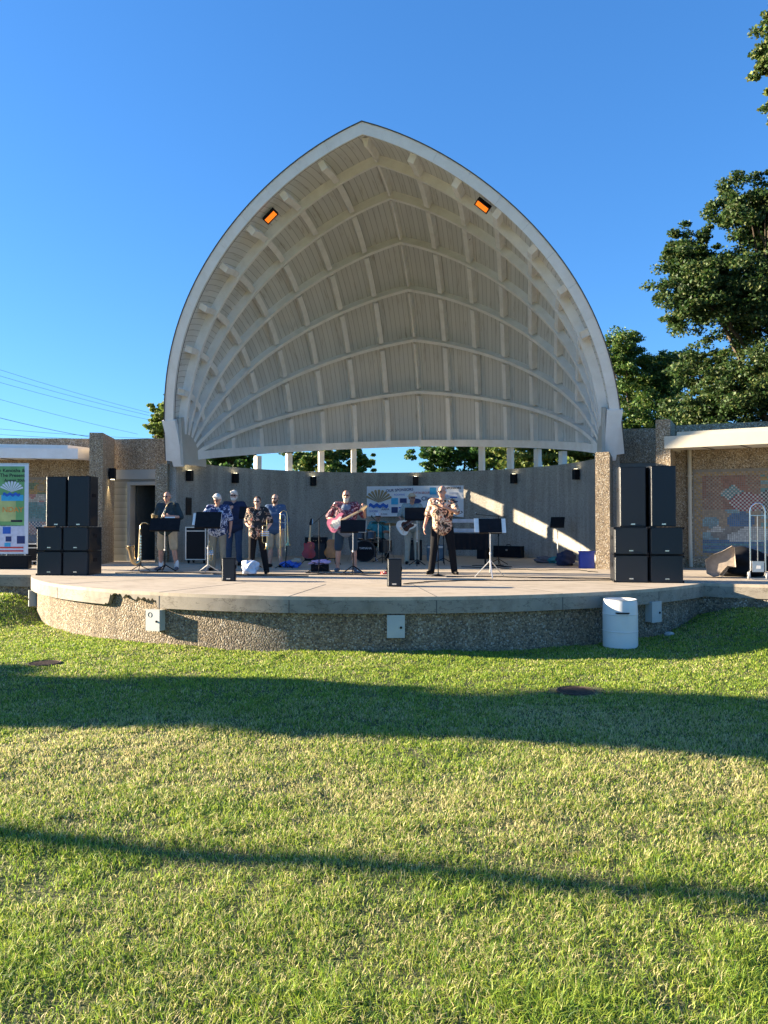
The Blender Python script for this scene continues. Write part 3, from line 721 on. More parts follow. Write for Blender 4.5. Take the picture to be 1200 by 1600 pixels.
m.box((0, -.03, 0), (.26, .05, .5)); m.build('frame', M['brown'], t, smooth=False)
for i in range(9):
    m = MB(); m.box((0, -.062, -.2 + i * .05), (.21, .012, .03), Matrix.Rotation(R(30), 3, 'X')); m.build('louvre', M['brown'], t, smooth=False)

# ================================================================== TREES
def leaf_cloud(cs, n_leaf, size, seed, cols, flat=.68):
    """cs: list of (centre, radii, share); leaves fill the outer part of lumpy clumps"""
    r = np.random.default_rng(seed); Ps = []
    tot = sum(c[2] for c in cs)
    for c, rad, sh in cs:
        n = int(n_leaf * sh / tot); nc = max(6, int(n / 110))
        d = r.normal(size=(nc, 3)); d /= np.linalg.norm(d, axis=1)[:, None]; q = d * (r.random(nc) ** .42 * r.uniform(.7, 1.18, nc))[:, None]
        cc = np.array(c) + q * np.array(rad)
        cr = r.uniform(.10, .27, nc) * np.mean(rad)
        k = r.integers(0, nc, n); dd = r.normal(size=(n, 3)); dd /= np.linalg.norm(dd, axis=1)[:, None]
        Ps.append(cc[k] + dd * (cr[k] * r.random(n) ** .5)[:, None] * np.array([1.25, 1.25, flat]))
    P = np.concatenate(Ps); n = len(P)
    out = r.normal(size=(n, 3)); nrm = out * .75 + np.array([0, 0, .7]); nrm /= np.linalg.norm(nrm, axis=1)[:, None]
    a = np.cross(nrm, r.normal(size=(n, 3))); a /= np.linalg.norm(a, axis=1)[:, None]; b = np.cross(nrm, a)
    s = (size * r.uniform(.65, 1.25, n))[:, None]
    shp = [(-.5, 0, 0), (-.12, .42, .06), (.08, .22, .02), (.55, 0, .10), (.08, -.22, .02), (-.12, -.42, .06)]
    V = np.stack([P + a * s * x + b * s * y - nrm * s * z for x, y, z in shp], 1)
    bi = np.arange(n)[:, None] * 6
    loops = np.concatenate([bi + [0, 1, 2, 3], bi + [0, 3, 4, 5]], 1).ravel(); fn = np.tile([4, 4], n)
    c = np.array(cols)[r.choice(len(cols), n)] * r.uniform(.7, 1.25, (n, 1))
    return V.reshape(-1, 3), fn, loops, np.repeat(c, 6, 0)
GREEN = [(.040, .10, .018), (.055, .14, .022), (.08, .17, .03), (.03, .07, .018)]
YELL = [(.13, .20, .04), (.19, .24, .05), (.09, .16, .03), (.24, .26, .07)]
MIX = [(.022, .055, .014), (.03, .075, .016), (.045, .095, .02), (.06, .11, .025), (.12, .15, .04)]
def tree(name, x, y, h_tr, r_tr, clumps, n, size, seed, cols, label, cat='tree', group=None, gz=-.4):
    t = empty(name, (x, y, gz), 0, label, cat, group); rd = random.Random(seed)
    m = MB(); top = Vector((rd.uniform(-.3, .3), rd.uniform(-.3, .3), h_tr))
    m.tube([(0, 0, -.3), (0, 0, .3), (top.x * .4, top.y * .4, h_tr * .5), top], [r_tr * 1.5, r_tr * 1.1, r_tr * .9, r_tr * .6], 10)
    for c, rad, sh in clumps:
        c = Vector(c); st = top * rd.uniform(.55, .95); mid = st.lerp(c, .5) + Vector((0, 0, .3)); 
        m.tube([st, mid, c], [r_tr * .36, r_tr * .22, .02], 6)
        for _ in range(5):
            e = c + Vector((rd.uniform(-.6, .6) * rad[0], rd.uniform(-.6, .6) * rad[1], rd.uniform(-.4, .4) * rad[2]))
            m.tube([mid.lerp(c, rd.random()), (mid + e) / 2 + Vector((0, 0, .1)), e], [r_tr * .16, r_tr * .1, .012], 5)
    m.build('trunk', M['bark'], t)
    V, fn, lp, tint = leaf_cloud(clumps, n, size, seed, cols)
    me = np_mesh('crown', V, fn, lp, M['leaf'], tint); o = bpy.data.objects.new('crown', me); scene.collection.objects.link(o); o.parent = t
    return t
def wc(X, Z): p = C0 + X * RT + Z * FWD; return float(p[0]), float(p[1])
def clump_px(base, items, f=1180.):
    """clump centres given as view offset / distance, returned relative to the trunk base"""
    out = []
    for X, Z, z, rx, rz, sh in items:
        px, py = wc(X, Z); out.append(((px - base[0], py - base[1], z + .4), (rx, rx, rz), sh))
    return out
# big maple behind the right wing wall
b = wc(15.6, 29)
tree('maple_tree', b[0], b[1], 6.5, .38, clump_px(b, [(13.4, 27.5, 12.7, 1.5, 1.3, 1.8), (11.7, 28, 9.8, 1.6, 1.6, 2.6), (13.6, 28, 9.6, 2.2, 1.9, 3.2), (14.0, 28.5, 6.2, 2.0, 1.3, 2.2), (12.8, 30, 5.2, 1.9, 1.3, 2.0), (15.0, 28, 7.0, 2.0, 1.8, 2.8), (12.4, 29, 3.6, 2.0, 1.2, 2.0), (14.5, 29.5, 3.4, 2.4, 1.2, 2.4), (11.6, 28.5, 11.2, 1.0, 1.2, 1.2), (15.4, 28, 11.6, 2.0, 1.6, 3.0),
      (16.5, 29, 10.5, 2.8, 2.8, 4.0), (16.2, 29, 4.6, 2.4, 1.6, 2.5), (13.3, 31, 7.4, 1.5, 1.2, 1.2), (11.3, 30, 4.2, 1.2, .8, .9), (17.5, 30, 12.6, 2.4, 1.8, 2.5)]),
     230000, .125, 31, MIX, 'big dark maple with pale sunlit tips behind the right wing wall', group='trees around the bandshell')
b = wc(15.2, 19)
tree('maple_tree', b[0], b[1], 7.5, .30, clump_px(b, [(10.3, 19, 13.8, .85, .9, 1.7), (10.0, 19, 12.8, .6, .5, 1.0), (10.25, 19, 11.8, .6, .55, 1.0), (10.4, 19, 11.0, .5, .5, .9), (11.4, 19, 13.2, .8, .8, 1.0), (13.2, 19, 14, 2.2, 2.2, 3), (13.6, 19, 12.0, 1.6, 1.2, 2)]),
     60000, .10, 32, YELL + MIX, 'nearest maple, its sunlit branch ends hanging in at the top right', group='trees around the bandshell')
b = wc(13.6, 40)
tree('maple_tree', b[0], b[1], 4.5, .3, clump_px(b, [(12.2, 39, 9.9, 1.4, 1.6, 1.8), (13.6, 40, 8.2, 2.0, 1.8, 2.6), (12.6, 39, 6.0, 1.8, 1.8, 2.4), (15, 40, 9.0, 1.7, 1.6, 2.0), (15.6, 40, 6.2, 2.0, 2.0, 2.6), (13.9, 38, 4.6, 2.2, 1.4, 2.2)]),
     90000, .13, 33, GREEN + YELL[:2], 'green maple beside the right side of the shell', group='trees around the bandshell')
b = wc(5.4, 52)
tree('leafy_tree', b[0], b[1], 3.5, .25, clump_px(b, [(3.6, 52, 5.6, 1.8, 1.6, 2), (5.6, 52, 6.6, 2.2, 2.0, 2.6), (7.2, 51, 5.4, 2.0, 1.6, 2), (5, 51, 3.9, 2.4, 1.2, 1.8)]),
     26000, .20, 34, GREEN, 'dark leafy tree seen through the gap above the banner', group='trees seen through the gap under the shell')
b = wc(11, 42)
tree('leafy_tree', b[0], b[1], 3.2, .25, clump_px(b, [(7.4, 42, 4.8, 1.7, 1.5, 2), (9.2, 42, 5.2, 1.6, 1.5, 2), (10.8, 42, 4.8, 1.6, 1.5, 2), (12.2, 42, 4.8, 1.5, 1.3, 1.6), (9.6, 41, 3.6, 2.6, 1.0, 1.6)]),
     34000, .18, 35, YELL, 'yellow-green tree seen through the right end of the gap', group='trees seen through the gap under the shell')
b = wc(-3.4, 48)
tree('leafy_tree', b[0], b[1], 3.0, .22, clump_px(b, [(-5.2, 48, 5.1, 1.3, 1.2, 1.6), (-3.5, 48, 5.6, 1.5, 1.3, 2), (-1.7, 48, 5.1, 1.3, 1.1, 1.4), (-3.3, 47, 4.0, 2.2, .9, 1.2)]),
     20000, .19, 36, YELL + GREEN, 'bushy tree seen through the gap left of the guitarist', group='trees seen through the gap under the shell')
b = wc(-9.0, 40)
tree('leafy_tree', b[0], b[1], 3.0, .22, clump_px(b, [(-9.4, 40, 4.9, 1.5, 1.2, 2), (-7.9, 40, 4.9, 1.2, 1.0, 1.5), (-8.4, 39, 3.6, 2.0, 1.0, 1.3)]),
     16000, .19, 37, GREEN, 'dark tree seen through the left end of the gap', group='trees seen through the gap under the shell')
b = wc(-11.3, 36)
tree('leafy_tree', b[0], b[1], 3.2, .2, clump_px(b, [(-10.6, 36, 6.0, .8, 1.0, 1.6), (-10.3, 36, 4.9, 1.0, 1.1, 1.6), (-9.6, 36, 6.4, 1.2, 1.3, 1.6)]),
     20000, .15, 38, [(.16, .24, .05), (.22, .28, .07), (.12, .19, .04)], 'bright green tree beside the left side of the shell', group='trees around the bandshell')
# trees standing on the lawn to the left, out of the picture, that shade it
def lawn_tree(X, Z, h, rt, clumps, n, seed, label):
    b = wc(X, Z); tree('lawn_tree', b[0], b[1], h, rt, clump_px(b, clumps), n, .22, seed, GREEN, label, group='trees on the lawn left of the camera', gz=-.7)
lawn_tree(-20, 7.25, 8, .14, [(-20, 7.25, 8.6, 1.2, 1.4, 1), (-20, 7.1, 10.2, 1.0, 1.2, 1)], 7000, 41, 'slender tree whose trunk shadow crosses the lawn')
lawn_tree(-21, 10.95, 4, .2, [(-21, 10.95, z, 1.25, 1.0, 1) for z in (.6, 1.4, 2.2, 3.0, 3.8, 4.6, 5.4, 6.2, 7.0, 7.8)], 110000, 42, 'dense columnar evergreen whose shadow bands the lawn')

# ================================================================== POWER LINES
for i, (a, b_) in enumerate([((-37.3, 35, 14.0), (-29.4, 45, 11.46)), ((-37.3, 35, 13.5), (-29.4, 45, 11.2)), ((-37.3, 35, 12.97), (-29.4, 45, 10.8)), ((-37.3, 35, 11.6), (-30.5, 45, 9.5)), ((-37.3, 35, 10.1), (-34, 45, 9.1)), ((-37.3, 35, 9.2), (-27.7, 45, 8.99)), ((-37.3, 35, 8.75), (-27.7, 45, 8.8))]):
    a, b_ = Vector(a), Vector(b_); a = a - (b_ - a) * .8; e = b_ + (b_ - Vector((-37.3, 35, a.z))) * .0
    pts = [a.lerp(e, t) - Vector((0, 0, .35 * 4 * t * (1 - t))) for t in np.linspace(0, 1, 12)]
    m = MB(); m.tube(pts, .022 if i == 4 else .013, 5); o = m.build('power_line', M['wire']); w_ = ['topmost', 'second', 'third', 'fourth', 'thick fifth', 'sixth', 'lowest'][i]
    tag(o, w_ + ' overhead wire in the sky left of the shell', 'wire', 'overhead wires')

# ================================================================== LAWN THINGS
t = empty('plastic_drum', (4.94, -8.38, float(ground_z(4.94, -8.38))), 0, 'white open plastic drum standing on the grass against the stage', 'barrel')
m = MB(); prof = [(.235, 0), (.25, .02), (.252, .24), (.258, .25), (.252, .26), (.252, .49), (.258, .5), (.252, .51), (.245, .66), (.235, .70), (.240, .715), (.222, .715), (.218, .69), (.228, .5), (.225, .06), (.0, .05)]
m.lathe((0, 0, 0), prof, 40); m.build('drum', M['barrel'], t, ang=25)
m = MB(); m.tube([(-.09, -.245, .53), (-.08, -.275, .53), (.08, -.275, .53), (.09, -.245, .53)], .011, 6); m.build('handle', M['black'], t)
def ebox(x, y, z, w, h, d, label, ring=False):
    a = math.atan2(y - DC[1], x - DC[0]) + PI / 2; c = Vector((DC[0], DC[1], 0)) + (Vector((x, y, 0)) - Vector((DC[0], DC[1], 0))).normalized() * (DR - .08)
    t = empty('electrical_box', (c.x, c.y, z), a, label, 'electrical box', 'grey metal electrical boxes on the stage wall')
    m = MB(); m.box((0, -d / 2, 0), (w, d, h)); m.build('case', M['boxgrey'], t, smooth=False)
    m = MB(); m.box((0, -d - .006, 0), (w + .012, .012, h + .012)); m.build('lid', M['boxgrey'], t, smooth=False)
    m = MB(); m.lathe((w * .3, -d - .012, -h * .05), [(.018, 0), (.014, .015)], 10, Matrix.Rotation(R(90), 3, 'X')); m.build('latch', M['black'], t)
    if ring: m = MB(); m.tube([(-.05 + .035 * math.cos(q), -d - .014, .08 + .035 * math.sin(q)) for q in np.linspace(0, 2 * PI, 17)], .004, 5); m.build('emblem', M['ink'], t)
ebox(-1.95, -9.2, -.42, .26, .31, .12, 'grey electrical box with a dark ring mark, near the broken edge', True)
ebox(1.75, -9.5, -.42, .24, .31, .06, 'plain grey electrical box in the middle of the stage wall')
ebox(5.55, -7.3, -.37, .24, .32, .12, 'grey electrical box behind the white drum')
ebox(-5.83, -6.65, -.40, .15, .30, .12, 'narrow pale electrical box at the far left of the stage wall')
def drain(x, y, r1, label):
    z = float(ground_z(x, y)); t = empty('drain_cover', (x, y, z), 0, label, 'drain cover', 'iron drain covers in the lawn')
    m = MB(); m.tube([(r1 * math.cos(q), r1 * math.sin(q), .004) for q in np.linspace(0, 2 * PI, 25)], .012, 6); m.build('ring', M['iron'], t)
    m = MB(); m.lathe((0, 0, 0), [(r1, -.02), (r1, -.008), (0, -.006)], 24); m.build('plate', M['iron'], t)
    for i in range(7):
        yy = -r1 * .75 + i * r1 * .25; L = 2 * math.sqrt(max(.01, (r1 * .92) ** 2 - yy * yy)); m = MB(); m.box((0, yy, .002), (L, .022, .018)); m.build('bar', M['iron'], t, smooth=False)
drain(4.03, -11.56, .20, 'round rusty drain cover in the grass at the right')
drain(-2.62, -11.06, .19, 'small dark drain cover in the grass at the left')
m = MB(); m.ball((5.86, -7.25, float(ground_z(5.86, -7.25)) + .02), (.09, .06, .05)); tag(m.build('stone', M['rock']), 'small pale stone on the grass right of the drum', 'stone')

# ================================================================== PEOPLE
def cap(m, a, b, ra, rb, n=10):
    """tapered capsule with round ends"""
    a, b = Vector(a), Vector(b); d = b - a; L = max(d.length, 1e-4)
    q = d.normalized().to_track_quat('Z', 'Y').to_matrix(); prof = []
    for k in range(5): t = PI / 2 * (1 - k / 4); prof.append((max(ra * math.cos(t), 1e-5), -ra * math.sin(t)))
    for k in range(5): t = PI / 2 * k / 4; prof.append((max(rb * math.cos(t), 1e-5), L + rb * math.sin(t)))
    m.lathe(a, prof, n, q)
def fuse(m, name, mat, parent, vox=.012, smooth=6):
    """join the overlapping solids of m into one continuous skin"""
    me = bpy.data.meshes.new(name); me.from_pydata(m.v, [], m.f); 
    bm = bmesh.new(); bm.from_mesh(me); bmesh.ops.recalc_face_normals(bm, faces=bm.faces); bm.to_mesh(me); bm.free()
    o = bpy.data.objects.new('tmp', me); scene.collection.objects.link(o)
    r = o.modifiers.new('r', 'REMESH'); r.mode = 'VOXEL'; r.voxel_size = vox
    s = o.modifiers.new('s', 'SMOOTH'); s.iterations = smooth; s.factor = .5
    dg = bpy.context.evaluated_depsgraph_get(); me2 = bpy.data.meshes.new_from_object(o.evaluated_get(dg))
    bpy.data.objects.remove(o); bpy.data.meshes.remove(me)
    me2.polygons.foreach_set('use_smooth', [True] * len(me2.polygons)); me2.materials.clear(); me2.materials.append(mat); me2.name = name
    o = bpy.data.objects.new(name, me2); scene.collection.objects.link(o); o.parent = parent; return o
def mixv(a, b, t): return Vector(a).lerp(Vector(b), t)
def hand(m, wrist, direc, palm_n, side, curl=.6, s=1.):
    """palm and five unequal fingers; direc: where the fingers point, palm_n: where the palm looks, side: +1/-1 thumb side"""
    w = Vector(wrist); d = Vector(direc).normalized(); n = Vector(palm_n); n = (n - d * n.dot(d)).normalized(); t = d.cross(n).normalized() * side
    k0, k1 = w + d * .03 * s, w + d * .085 * s
    for off in (-.028, -.009, .010, .028): cap(m, w + t * off * .6 * s + d * .01, w + d * .085 * s + t * off * s, .017 * s, .013 * s, 8)
    for off, L in ((.030, .070), (.011, .080), (-.010, .074), (-.029, .058)):
        b = w + d * .09 * s + t * off * s; d1 = (d * math.cos(curl * .6) + n * math.sin(curl * .6)); p1 = b + d1 * L * .45 * s
        d2 = (d * math.cos(curl * 1.5) + n * math.sin(curl * 1.5)); p2 = p1 + d2 * L * .32 * s; d3 = (d * math.cos(curl * 2.1) + n * math.sin(curl * 2.1)); p3 = p2 + d3 * L * .23 * s
        cap(m, b, p1, .0095 * s, .009 * s, 6); cap(m, p1, p2, .009 * s, .0085 * s, 6); cap(m, p2, p3, .0085 * s, .007 * s, 6)
    b = w + d * .025 * s + t * .028 * s; p1 = b + (t * .7 + d * .6 + n * .3).normalized() * .038 * s; p2 = p1 + (d * .8 + n * .5 + t * .1).normalized() * .03 * s
    cap(m, b, p1, .013 * s, .011 * s, 6); cap(m, p1, p2, .011 * s, .008 * s, 6)
def person(x, y, face, H, label, skin, J=None, belly=.0, shirt=None, sleeve=.55, legs='long', legmat=None, shoe='shoe_black', sock=None, hair=None, hairkind='short', beard=None, glasses=None, hat=None, head_yaw=0., head_pitch=0., broad=1., seated=False, tee=None, z0=0.):
    """joints in metres for a 1.78 m figure facing -y; 'l' is the image-left side (x<0)"""
    t = empty('person', (x, y, z0), face, label, 'person')
    k = H / 1.78
    D = dict(hl=(-.10, 0, .93), hr=(.10, 0, .93), kl=(-.115, -.02, .50), kr=(.115, -.02, .50), al=(-.13, .02, .085), ar=(.13, .02, .085), pel=(0, 0, .97), ch=(0, 0, 1.30),
             sl=(-.185 * broad, 0, 1.45), sr=(.185 * broad, 0, 1.45), el=(-.26, .02, 1.17), er=(.26, .02, 1.17), wl=(-.24, -.10, .92), wr=(.24, -.10, .92), nk=(0, .0, 1.49), hd=(0, -.025, 1.66),
             hdl=(0, -.1, -1), hdr=(0, -.1, -1), pnl=(1, 0, 0), pnr=(-1, 0, 0), curl_l=.5, curl_r=.5, tl=(-.15, -.17, .03), tr=(.15, -.17, .03))
    D.update(J or {})
    P = {a: (Vector(b) * k if isinstance(b, tuple) and a[:3] not in ('hdl', 'hdr', 'pnl', 'pnr') else b) for a, b in D.items()}
    hd = P['hd']; hr = Matrix.Rotation(head_yaw, 3, 'Z') @ Matrix.Rotation(head_pitch, 3, 'X')
    def hp(a, b, c): return hd + hr @ (Vector((a, b, c)) * k)
    m = MB(); b_ = belly
    # trunk
    def torso(m, g, lo=0., hi=1.):
        cap(m, P['pel'] + Vector((-.06, 0, 0)) * k, P['pel'] + Vector((.06, 0, 0)) * k, (.125 + g + b_ * .3) * k, (.125 + g + b_ * .3) * k, 14)
        cap(m, P['pel'] + Vector((-.045, -b_ * .5, .12)) * k, P['pel'] + Vector((.045, -b_ * .5, .12)) * k, (.118 + g + b_ * .8) * k, (.118 + g + b_ * .8) * k, 14)
        c = P['ch']; cap(m, c + Vector((-.075 * broad, -b_ * .3, -.06)) * k, c + Vector((.075 * broad, -b_ * .3, -.06)) * k, (.118 + g + b_ * .5) * k, (.118 + g + b_ * .5) * k, 14)
        for s_ in ('sl', 'sr'):
            cap(m, c + (P[s_] - c) * .35 + Vector((0, 0, -.01)), P[s_] + (c - P[s_]) * .22, (.108 + g) * k, (.082 + g) * k, 12)
            cap(m, P['nk'] - Vector((0, 0, .03)) * k, P[s_] + Vector((0, 0, .01)) * k, (.055 + g * .6) * k, (.058 + g) * k, 10)
    torso(m, 0)
    cap(m, P['nk'] - Vector((0, 0, .04)) * k, mixv(P['nk'], hd, .55), .062 * k, .056 * k, 12)
    for s_ in 'lr':
        cap(m, P['s' + s_], P['e' + s_], .052 * k, .040 * k); cap(m, P['e' + s_], P['w' + s_], .042 * k, .027 * k)
        hand(m, P['w' + s_], P['hd' + s_], P['pn' + s_], 1 if s_ == 'l' else -1, P['curl_' + s_], k)
        cap(m, P['h' + s_], P['k' + s_], .090 * k, .058 * k, 12); cap(m, P['k' + s_], mixv(P['k' + s_], P['a' + s_], .35), .056 * k, .060 * k, 12); cap(m, mixv(P['k' + s_], P['a' + s_], .3), P['a' + s_], .058 * k, .038 * k, 12)
        cap(m, P['a' + s_] - Vector((0, 0, .025)) * k, mixv(P['a' + s_], P['t' + s_], .6) + Vector((0, 0, .006)), .032 * k, .022 * k, 8)
    # head with brow, nose, cheeks, chin, ears
    m.ball(hp(0, .012, .025), (.076 * k, .092 * k, .092 * k), 3, hr); m.ball(hp(0, -.022, -.045), (.058 * k, .062 * k, .070 * k), 3, hr)
    m.ball(hp(0, -.060, -.095), (.026 * k, .020 * k, .018 * k), 2, hr)
    cap(m, hp(0, -.078, .012), hp(0, -.103, -.030), .009 * k, .014 * k, 8); cap(m, hp(-.012, -.090, -.033), hp(.012, -.090, -.033), .010 * k, .010 * k, 6)
    cap(m, hp(-.03, -.078, .026), hp(.03, -.078, .026), .010 * k, .010 * k, 6); cap(m, hp(-.018, -.080, -.063), hp(.018, -.080, -.063), .008 * k, .008 * k, 6)
    for s_ in (-1, 1): m.ball(hp(s_ * .078, .012, -.01), (.010 * k, .020 * k, .030 * k), 2, hr); m.ball(hp(s_ * .035, -.062, -.035), (.022 * k, .02 * k, .025 * k), 2, hr)
    fuse(m, 'body', M[skin], t, .0095)
    # face details
    if glasses:
        g = MB()
        for s_ in (-1, 1): g.ball(hp(s_ * .030, -.093, .004), (.027 * k, .008 * k, .017 * k), 2, hr)
        g.tube([hp(-.012, -.098, .006), hp(.012, -.098, .006)], .003, 5)
        for s_ in (-1, 1): g.tube([hp(s_ * .055, -.090, .008), hp(s_ * .076, -.03, .01), hp(s_ * .08, .012, .005)], .0028, 5)
        g.build('sunglasses' if glasses == 'dark' else 'glasses', M['lens'], t)
    else:
        g = MB()
        for s_ in (-1, 1): g.ball(hp(s_ * .030, -.083, .004), (.010 * k, .006 * k, .006 * k), 2, hr)
        g.build('eyes', M['lens'], t)
    g = MB(); g.ball(hp(0, -.089, -.064), (.020 * k, .004 * k, .004 * k), 2, hr); g.build('mouth', plain('lip', (.30, .10, .08), .6), t)
    if hair:
        g = MB()
        if hairkind == 'short':
            g.ball(hp(0, .026, .042), (.083 * k, .090 * k, .088 * k), 3, hr); g.ball(hp(0, .05, .0), (.080 * k, .070 * k, .085 * k), 2, hr)
        elif hairkind == 'full':
            g.ball(hp(0, .022, .048), (.090 * k, .095 * k, .092 * k), 3, hr); g.ball(hp(0, .05, -.01), (.088 * k, .072 * k, .10 * k), 2, hr); cap(g, hp(-.05, -.05, .09), hp(.05, -.055, .085), .028 * k, .026 * k, 8)
        elif hairkind == 'balding':
            for s_ in (-1, 1): g.ball(hp(s_ * .06, .035, .01), (.024 * k, .05 * k, .045 * k), 2, hr)
            g.ball(hp(0, .07, .0), (.06 * k, .036 * k, .055 * k), 2, hr)
        fuse(g, 'hair', M[hair], t, .011, 2)
    if beard:
        g = MB(); L = {'short': .0, 'long': .045}[beard[1]]
        g.ball(hp(0, -.045, -.085 - L * .4), (.058 * k, .050 * k, (.040 + L * .6) * k), 3, hr)
        for s_ in (-1, 1): cap(g, hp(s_ * .066, -.008, -.02), hp(s_ * .045, -.045, -.075), .014 * k, .024 * k, 8)
        cap(g, hp(-.03, -.088, -.052), hp(.03, -.088, -.052), .009 * k, .009 * k, 6)
        fuse(g, 'beard', M[beard[0]], t, .010, 2)
    if hat:
        g = MB(); g.ball(hp(0, .012, .062), (.092 * k, .104 * k, .072 * k), 3, hr)
        pr = []; 
        g.lathe(hp(0, .0, .05), [(.088 * k, .0), (.125 * k if hat[1] == 'brim' else .098 * k, -.006), (.125 * k if hat[1] == 'brim' else .098 * k, .002), (.086 * k, .012)], 24, hr)
        if hat[1] == 'cap': g.prism([(-.07 * k, -.06 * k), (-.065 * k, -.15 * k), (0, -.175 * k), (.065 * k, -.15 * k), (.07 * k, -.06 * k)], -.004, .004, hr @ Matrix.Rotation(R(10), 3, 'X'), hp(0, .0, .052))
        g.build('hat', M[hat[0]], t)
    # clothes
    if tee:
        g = MB(); cap(g, P['pel'] + Vector((-.05, -.035, -.02)) * k, P['ch'] + Vector((-.03, -.05, .08)) * k, .11 * k, .10 * k, 12); cap(g, P['pel'] + Vector((.05, -.035, -.02)) * k, P['ch'] + Vector((.03, -.05, .08)) * k, .11 * k, .10 * k, 12)
        cap(g, P['pel'] + Vector((-.07, 0, -.07)) * k, P['pel'] + Vector((.07, 0, -.07)) * k, (.135 + b_ * .4) * k, (.135 + b_ * .4) * k, 14)
        fuse(g, 't_shirt', M[tee], t, .014, 4)
    g = MB(); torso(g, .020)
    cap(g, P['pel'] + Vector((-.06, 0, -.045)) * k, P['pel'] + Vector((.06, 0, -.045)) * k, (.142 + b_ * .4) * k, (.142 + b_ * .4) * k, 14)
    for s_ in 'lr':
        e = mixv(P['s' + s_], P['e' + s_], min(1, sleeve * 1.6)); cap(g, P['s' + s_], e, .078 * k, (.074 if sleeve < .7 else .056) * k, 12)
        if sleeve > .8: cap(g, P['e' + s_], mixv(P['e' + s_], P['w' + s_], .86), .056 * k, .042 * k, 10)
    s = fuse(g, 'shirt', M[shirt], t, .012, 5)
    g = MB(); cl = P['nk']
    for s_ in (-1, 1): g.tube([cl + Vector((s_ * .062, .04, .035)) * k, cl + Vector((s_ * .072, -.02, .02)) * k, cl + Vector((s_ * .03, -.098, -.035)) * k], [.014 * k, .016 * k, .010 * k], 6)
    g.build('collar', M[shirt], t)
    g = MB(); cap(g, P['pel'] + Vector((-.06, 0, -.03)) * k, P['pel'] + Vector((.06, 0, -.03)) * k, (.132 + b_ * .2) * k, (.132 + b_ * .2) * k, 14)
    for s_ in 'lr':
        if legs == 'long':
            cap(g, P['h' + s_], P['k' + s_], .108 * k, .078 * k, 12); cap(g, P['k' + s_], P['a' + s_] - Vector((0, 0, .015)) * k, .078 * k, .066 * k, 12)
        else:
            cap(g, P['h' + s_], mixv(P['h' + s_], P['k' + s_], .93), .110 * k, .096 * k, 12)
    fuse(g, 'trousers' if legs == 'long' else 'shorts', M[legmat], t, .013, 4)
    for s_ in 'lr':
        a, b = P['a' + s_], P['t' + s_]; g = MB()
        d = Vector((b.x - a.x, b.y - a.y, 0)).normalized()
        hl = Vector((a.x, a.y, .045)) - d * .045; cap(g, hl, hl + d * .12, .045 * k, .046 * k, 10); cap(g, hl + d * .10, Vector((b.x, b.y, .036)) - d * .02, .046 * k, .036 * k, 10)
        v = [(p[0], p[1], max(p[2], .004)) for p in g.v]; g.v = v; g.build('shoe', M[shoe], t)
        if sock: g = MB(); cap(g, a - Vector((0, 0, .02)), a + Vector((0, 0, .09)) + (P['k' + s_] - a).normalized() * .02, .047 * k, .052 * k, 10); g.build('sock', M[sock], t)
    return t

# saxophonist at the left
person(-4.31, -3.95, R(-4), 1.78, 'balding person in dark green polo and khaki shorts playing a saxophone by the door', 'skin', dict(
    el=(-.33, .06, 1.19), wl=(-.20, -.20, 1.06), hdl=(.6, -.8, .1), pnl=(.5, .6, 0), er=(.34, -.02, 1.20), wr=(.20, -.26, 1.22), hdr=(-.7, -.7, .0), pnr=(-.5, .7, 0), curl_l=.9, curl_r=.9,
    hl=(-.12, 0, .93), hr=(.12, 0, .93), kl=(-.15, -.02, .50), kr=(.17, -.02, .50), al=(-.17, .02, .085), ar=(.22, .02, .085), tl=(-.21, -.17, .03), tr=(.30, -.16, .03)),
    belly=.05, shirt='dkgreen', legs='short', legmat='khaki', shoe='shoe_grey', sock='sock', hair='greyhair', hairkind='balding', glasses='dark', broad=1.12, sleeve=.6)
# man in blue floral shirt
person(-3.17, -3.80, R(6), 1.73, 'white haired person in blue floral shirt and olive trousers looking down at a music stand', 'skin', dict(
    el=(-.34, -.06, 1.22), wl=(-.36, -.28, 1.20), hdl=(.3, -.9, .1), pnl=(.2, 0, -1), er=(.30, .02, 1.16), wr=(.30, -.04, .90), hd=(.0, -.07, 1.645)),
    belly=.07, shirt='hawaii_blue', legs='long', legmat='olive_pants', hair='whitehair', hairkind='full', glasses='dark', head_pitch=R(26), head_yaw=R(-8), broad=1.1)
# tall man in navy
person(-3.58, -1.70, R(8), 1.90, 'tall white bearded person in navy polo and jeans playing a flugelhorn behind the stands', 'skin_fair', dict(
    el=(-.30, -.05, 1.18), wl=(-.09, -.26, 1.34), hdl=(.7, -.5, .3), pnl=(.3, .8, 0), er=(.34, .03, 1.17), wr=(.30, -.02, .92)),
    belly=.05, shirt='navy', legs='long', legmat='denim', hair='whitehair', hairkind='full', beard=('whitehair', 'short'), glasses='dark', broad=1.08)
# trumpeter
person(-1.88, -4.85, R(6), 1.62, 'short person in black floral shirt and black trousers holding a trumpet down at the side', 'skin_fair', dict(
    el=(-.26, .02, 1.17), wl=(-.17, -.18, 1.10), hdl=(.8, -.4, .0), pnl=(0, .4, -1), er=(.31, .02, 1.18), wr=(.24, -.12, 1.02), hdr=(-.3, -.6, -.5), pnr=(-.8, .2, 0), curl_r=.9,
    kl=(-.12, -.02, .50), al=(-.15, .0, .085), kr=(.15, -.02, .5), ar=(.22, -.02, .085), tr=(.24, -.22, .03)),
    belly=.03, shirt='hawaii_black', legs='long', legmat='blackpants', hair='brownbeard', hairkind='short', glasses='dark', hat=None, head_pitch=R(4))
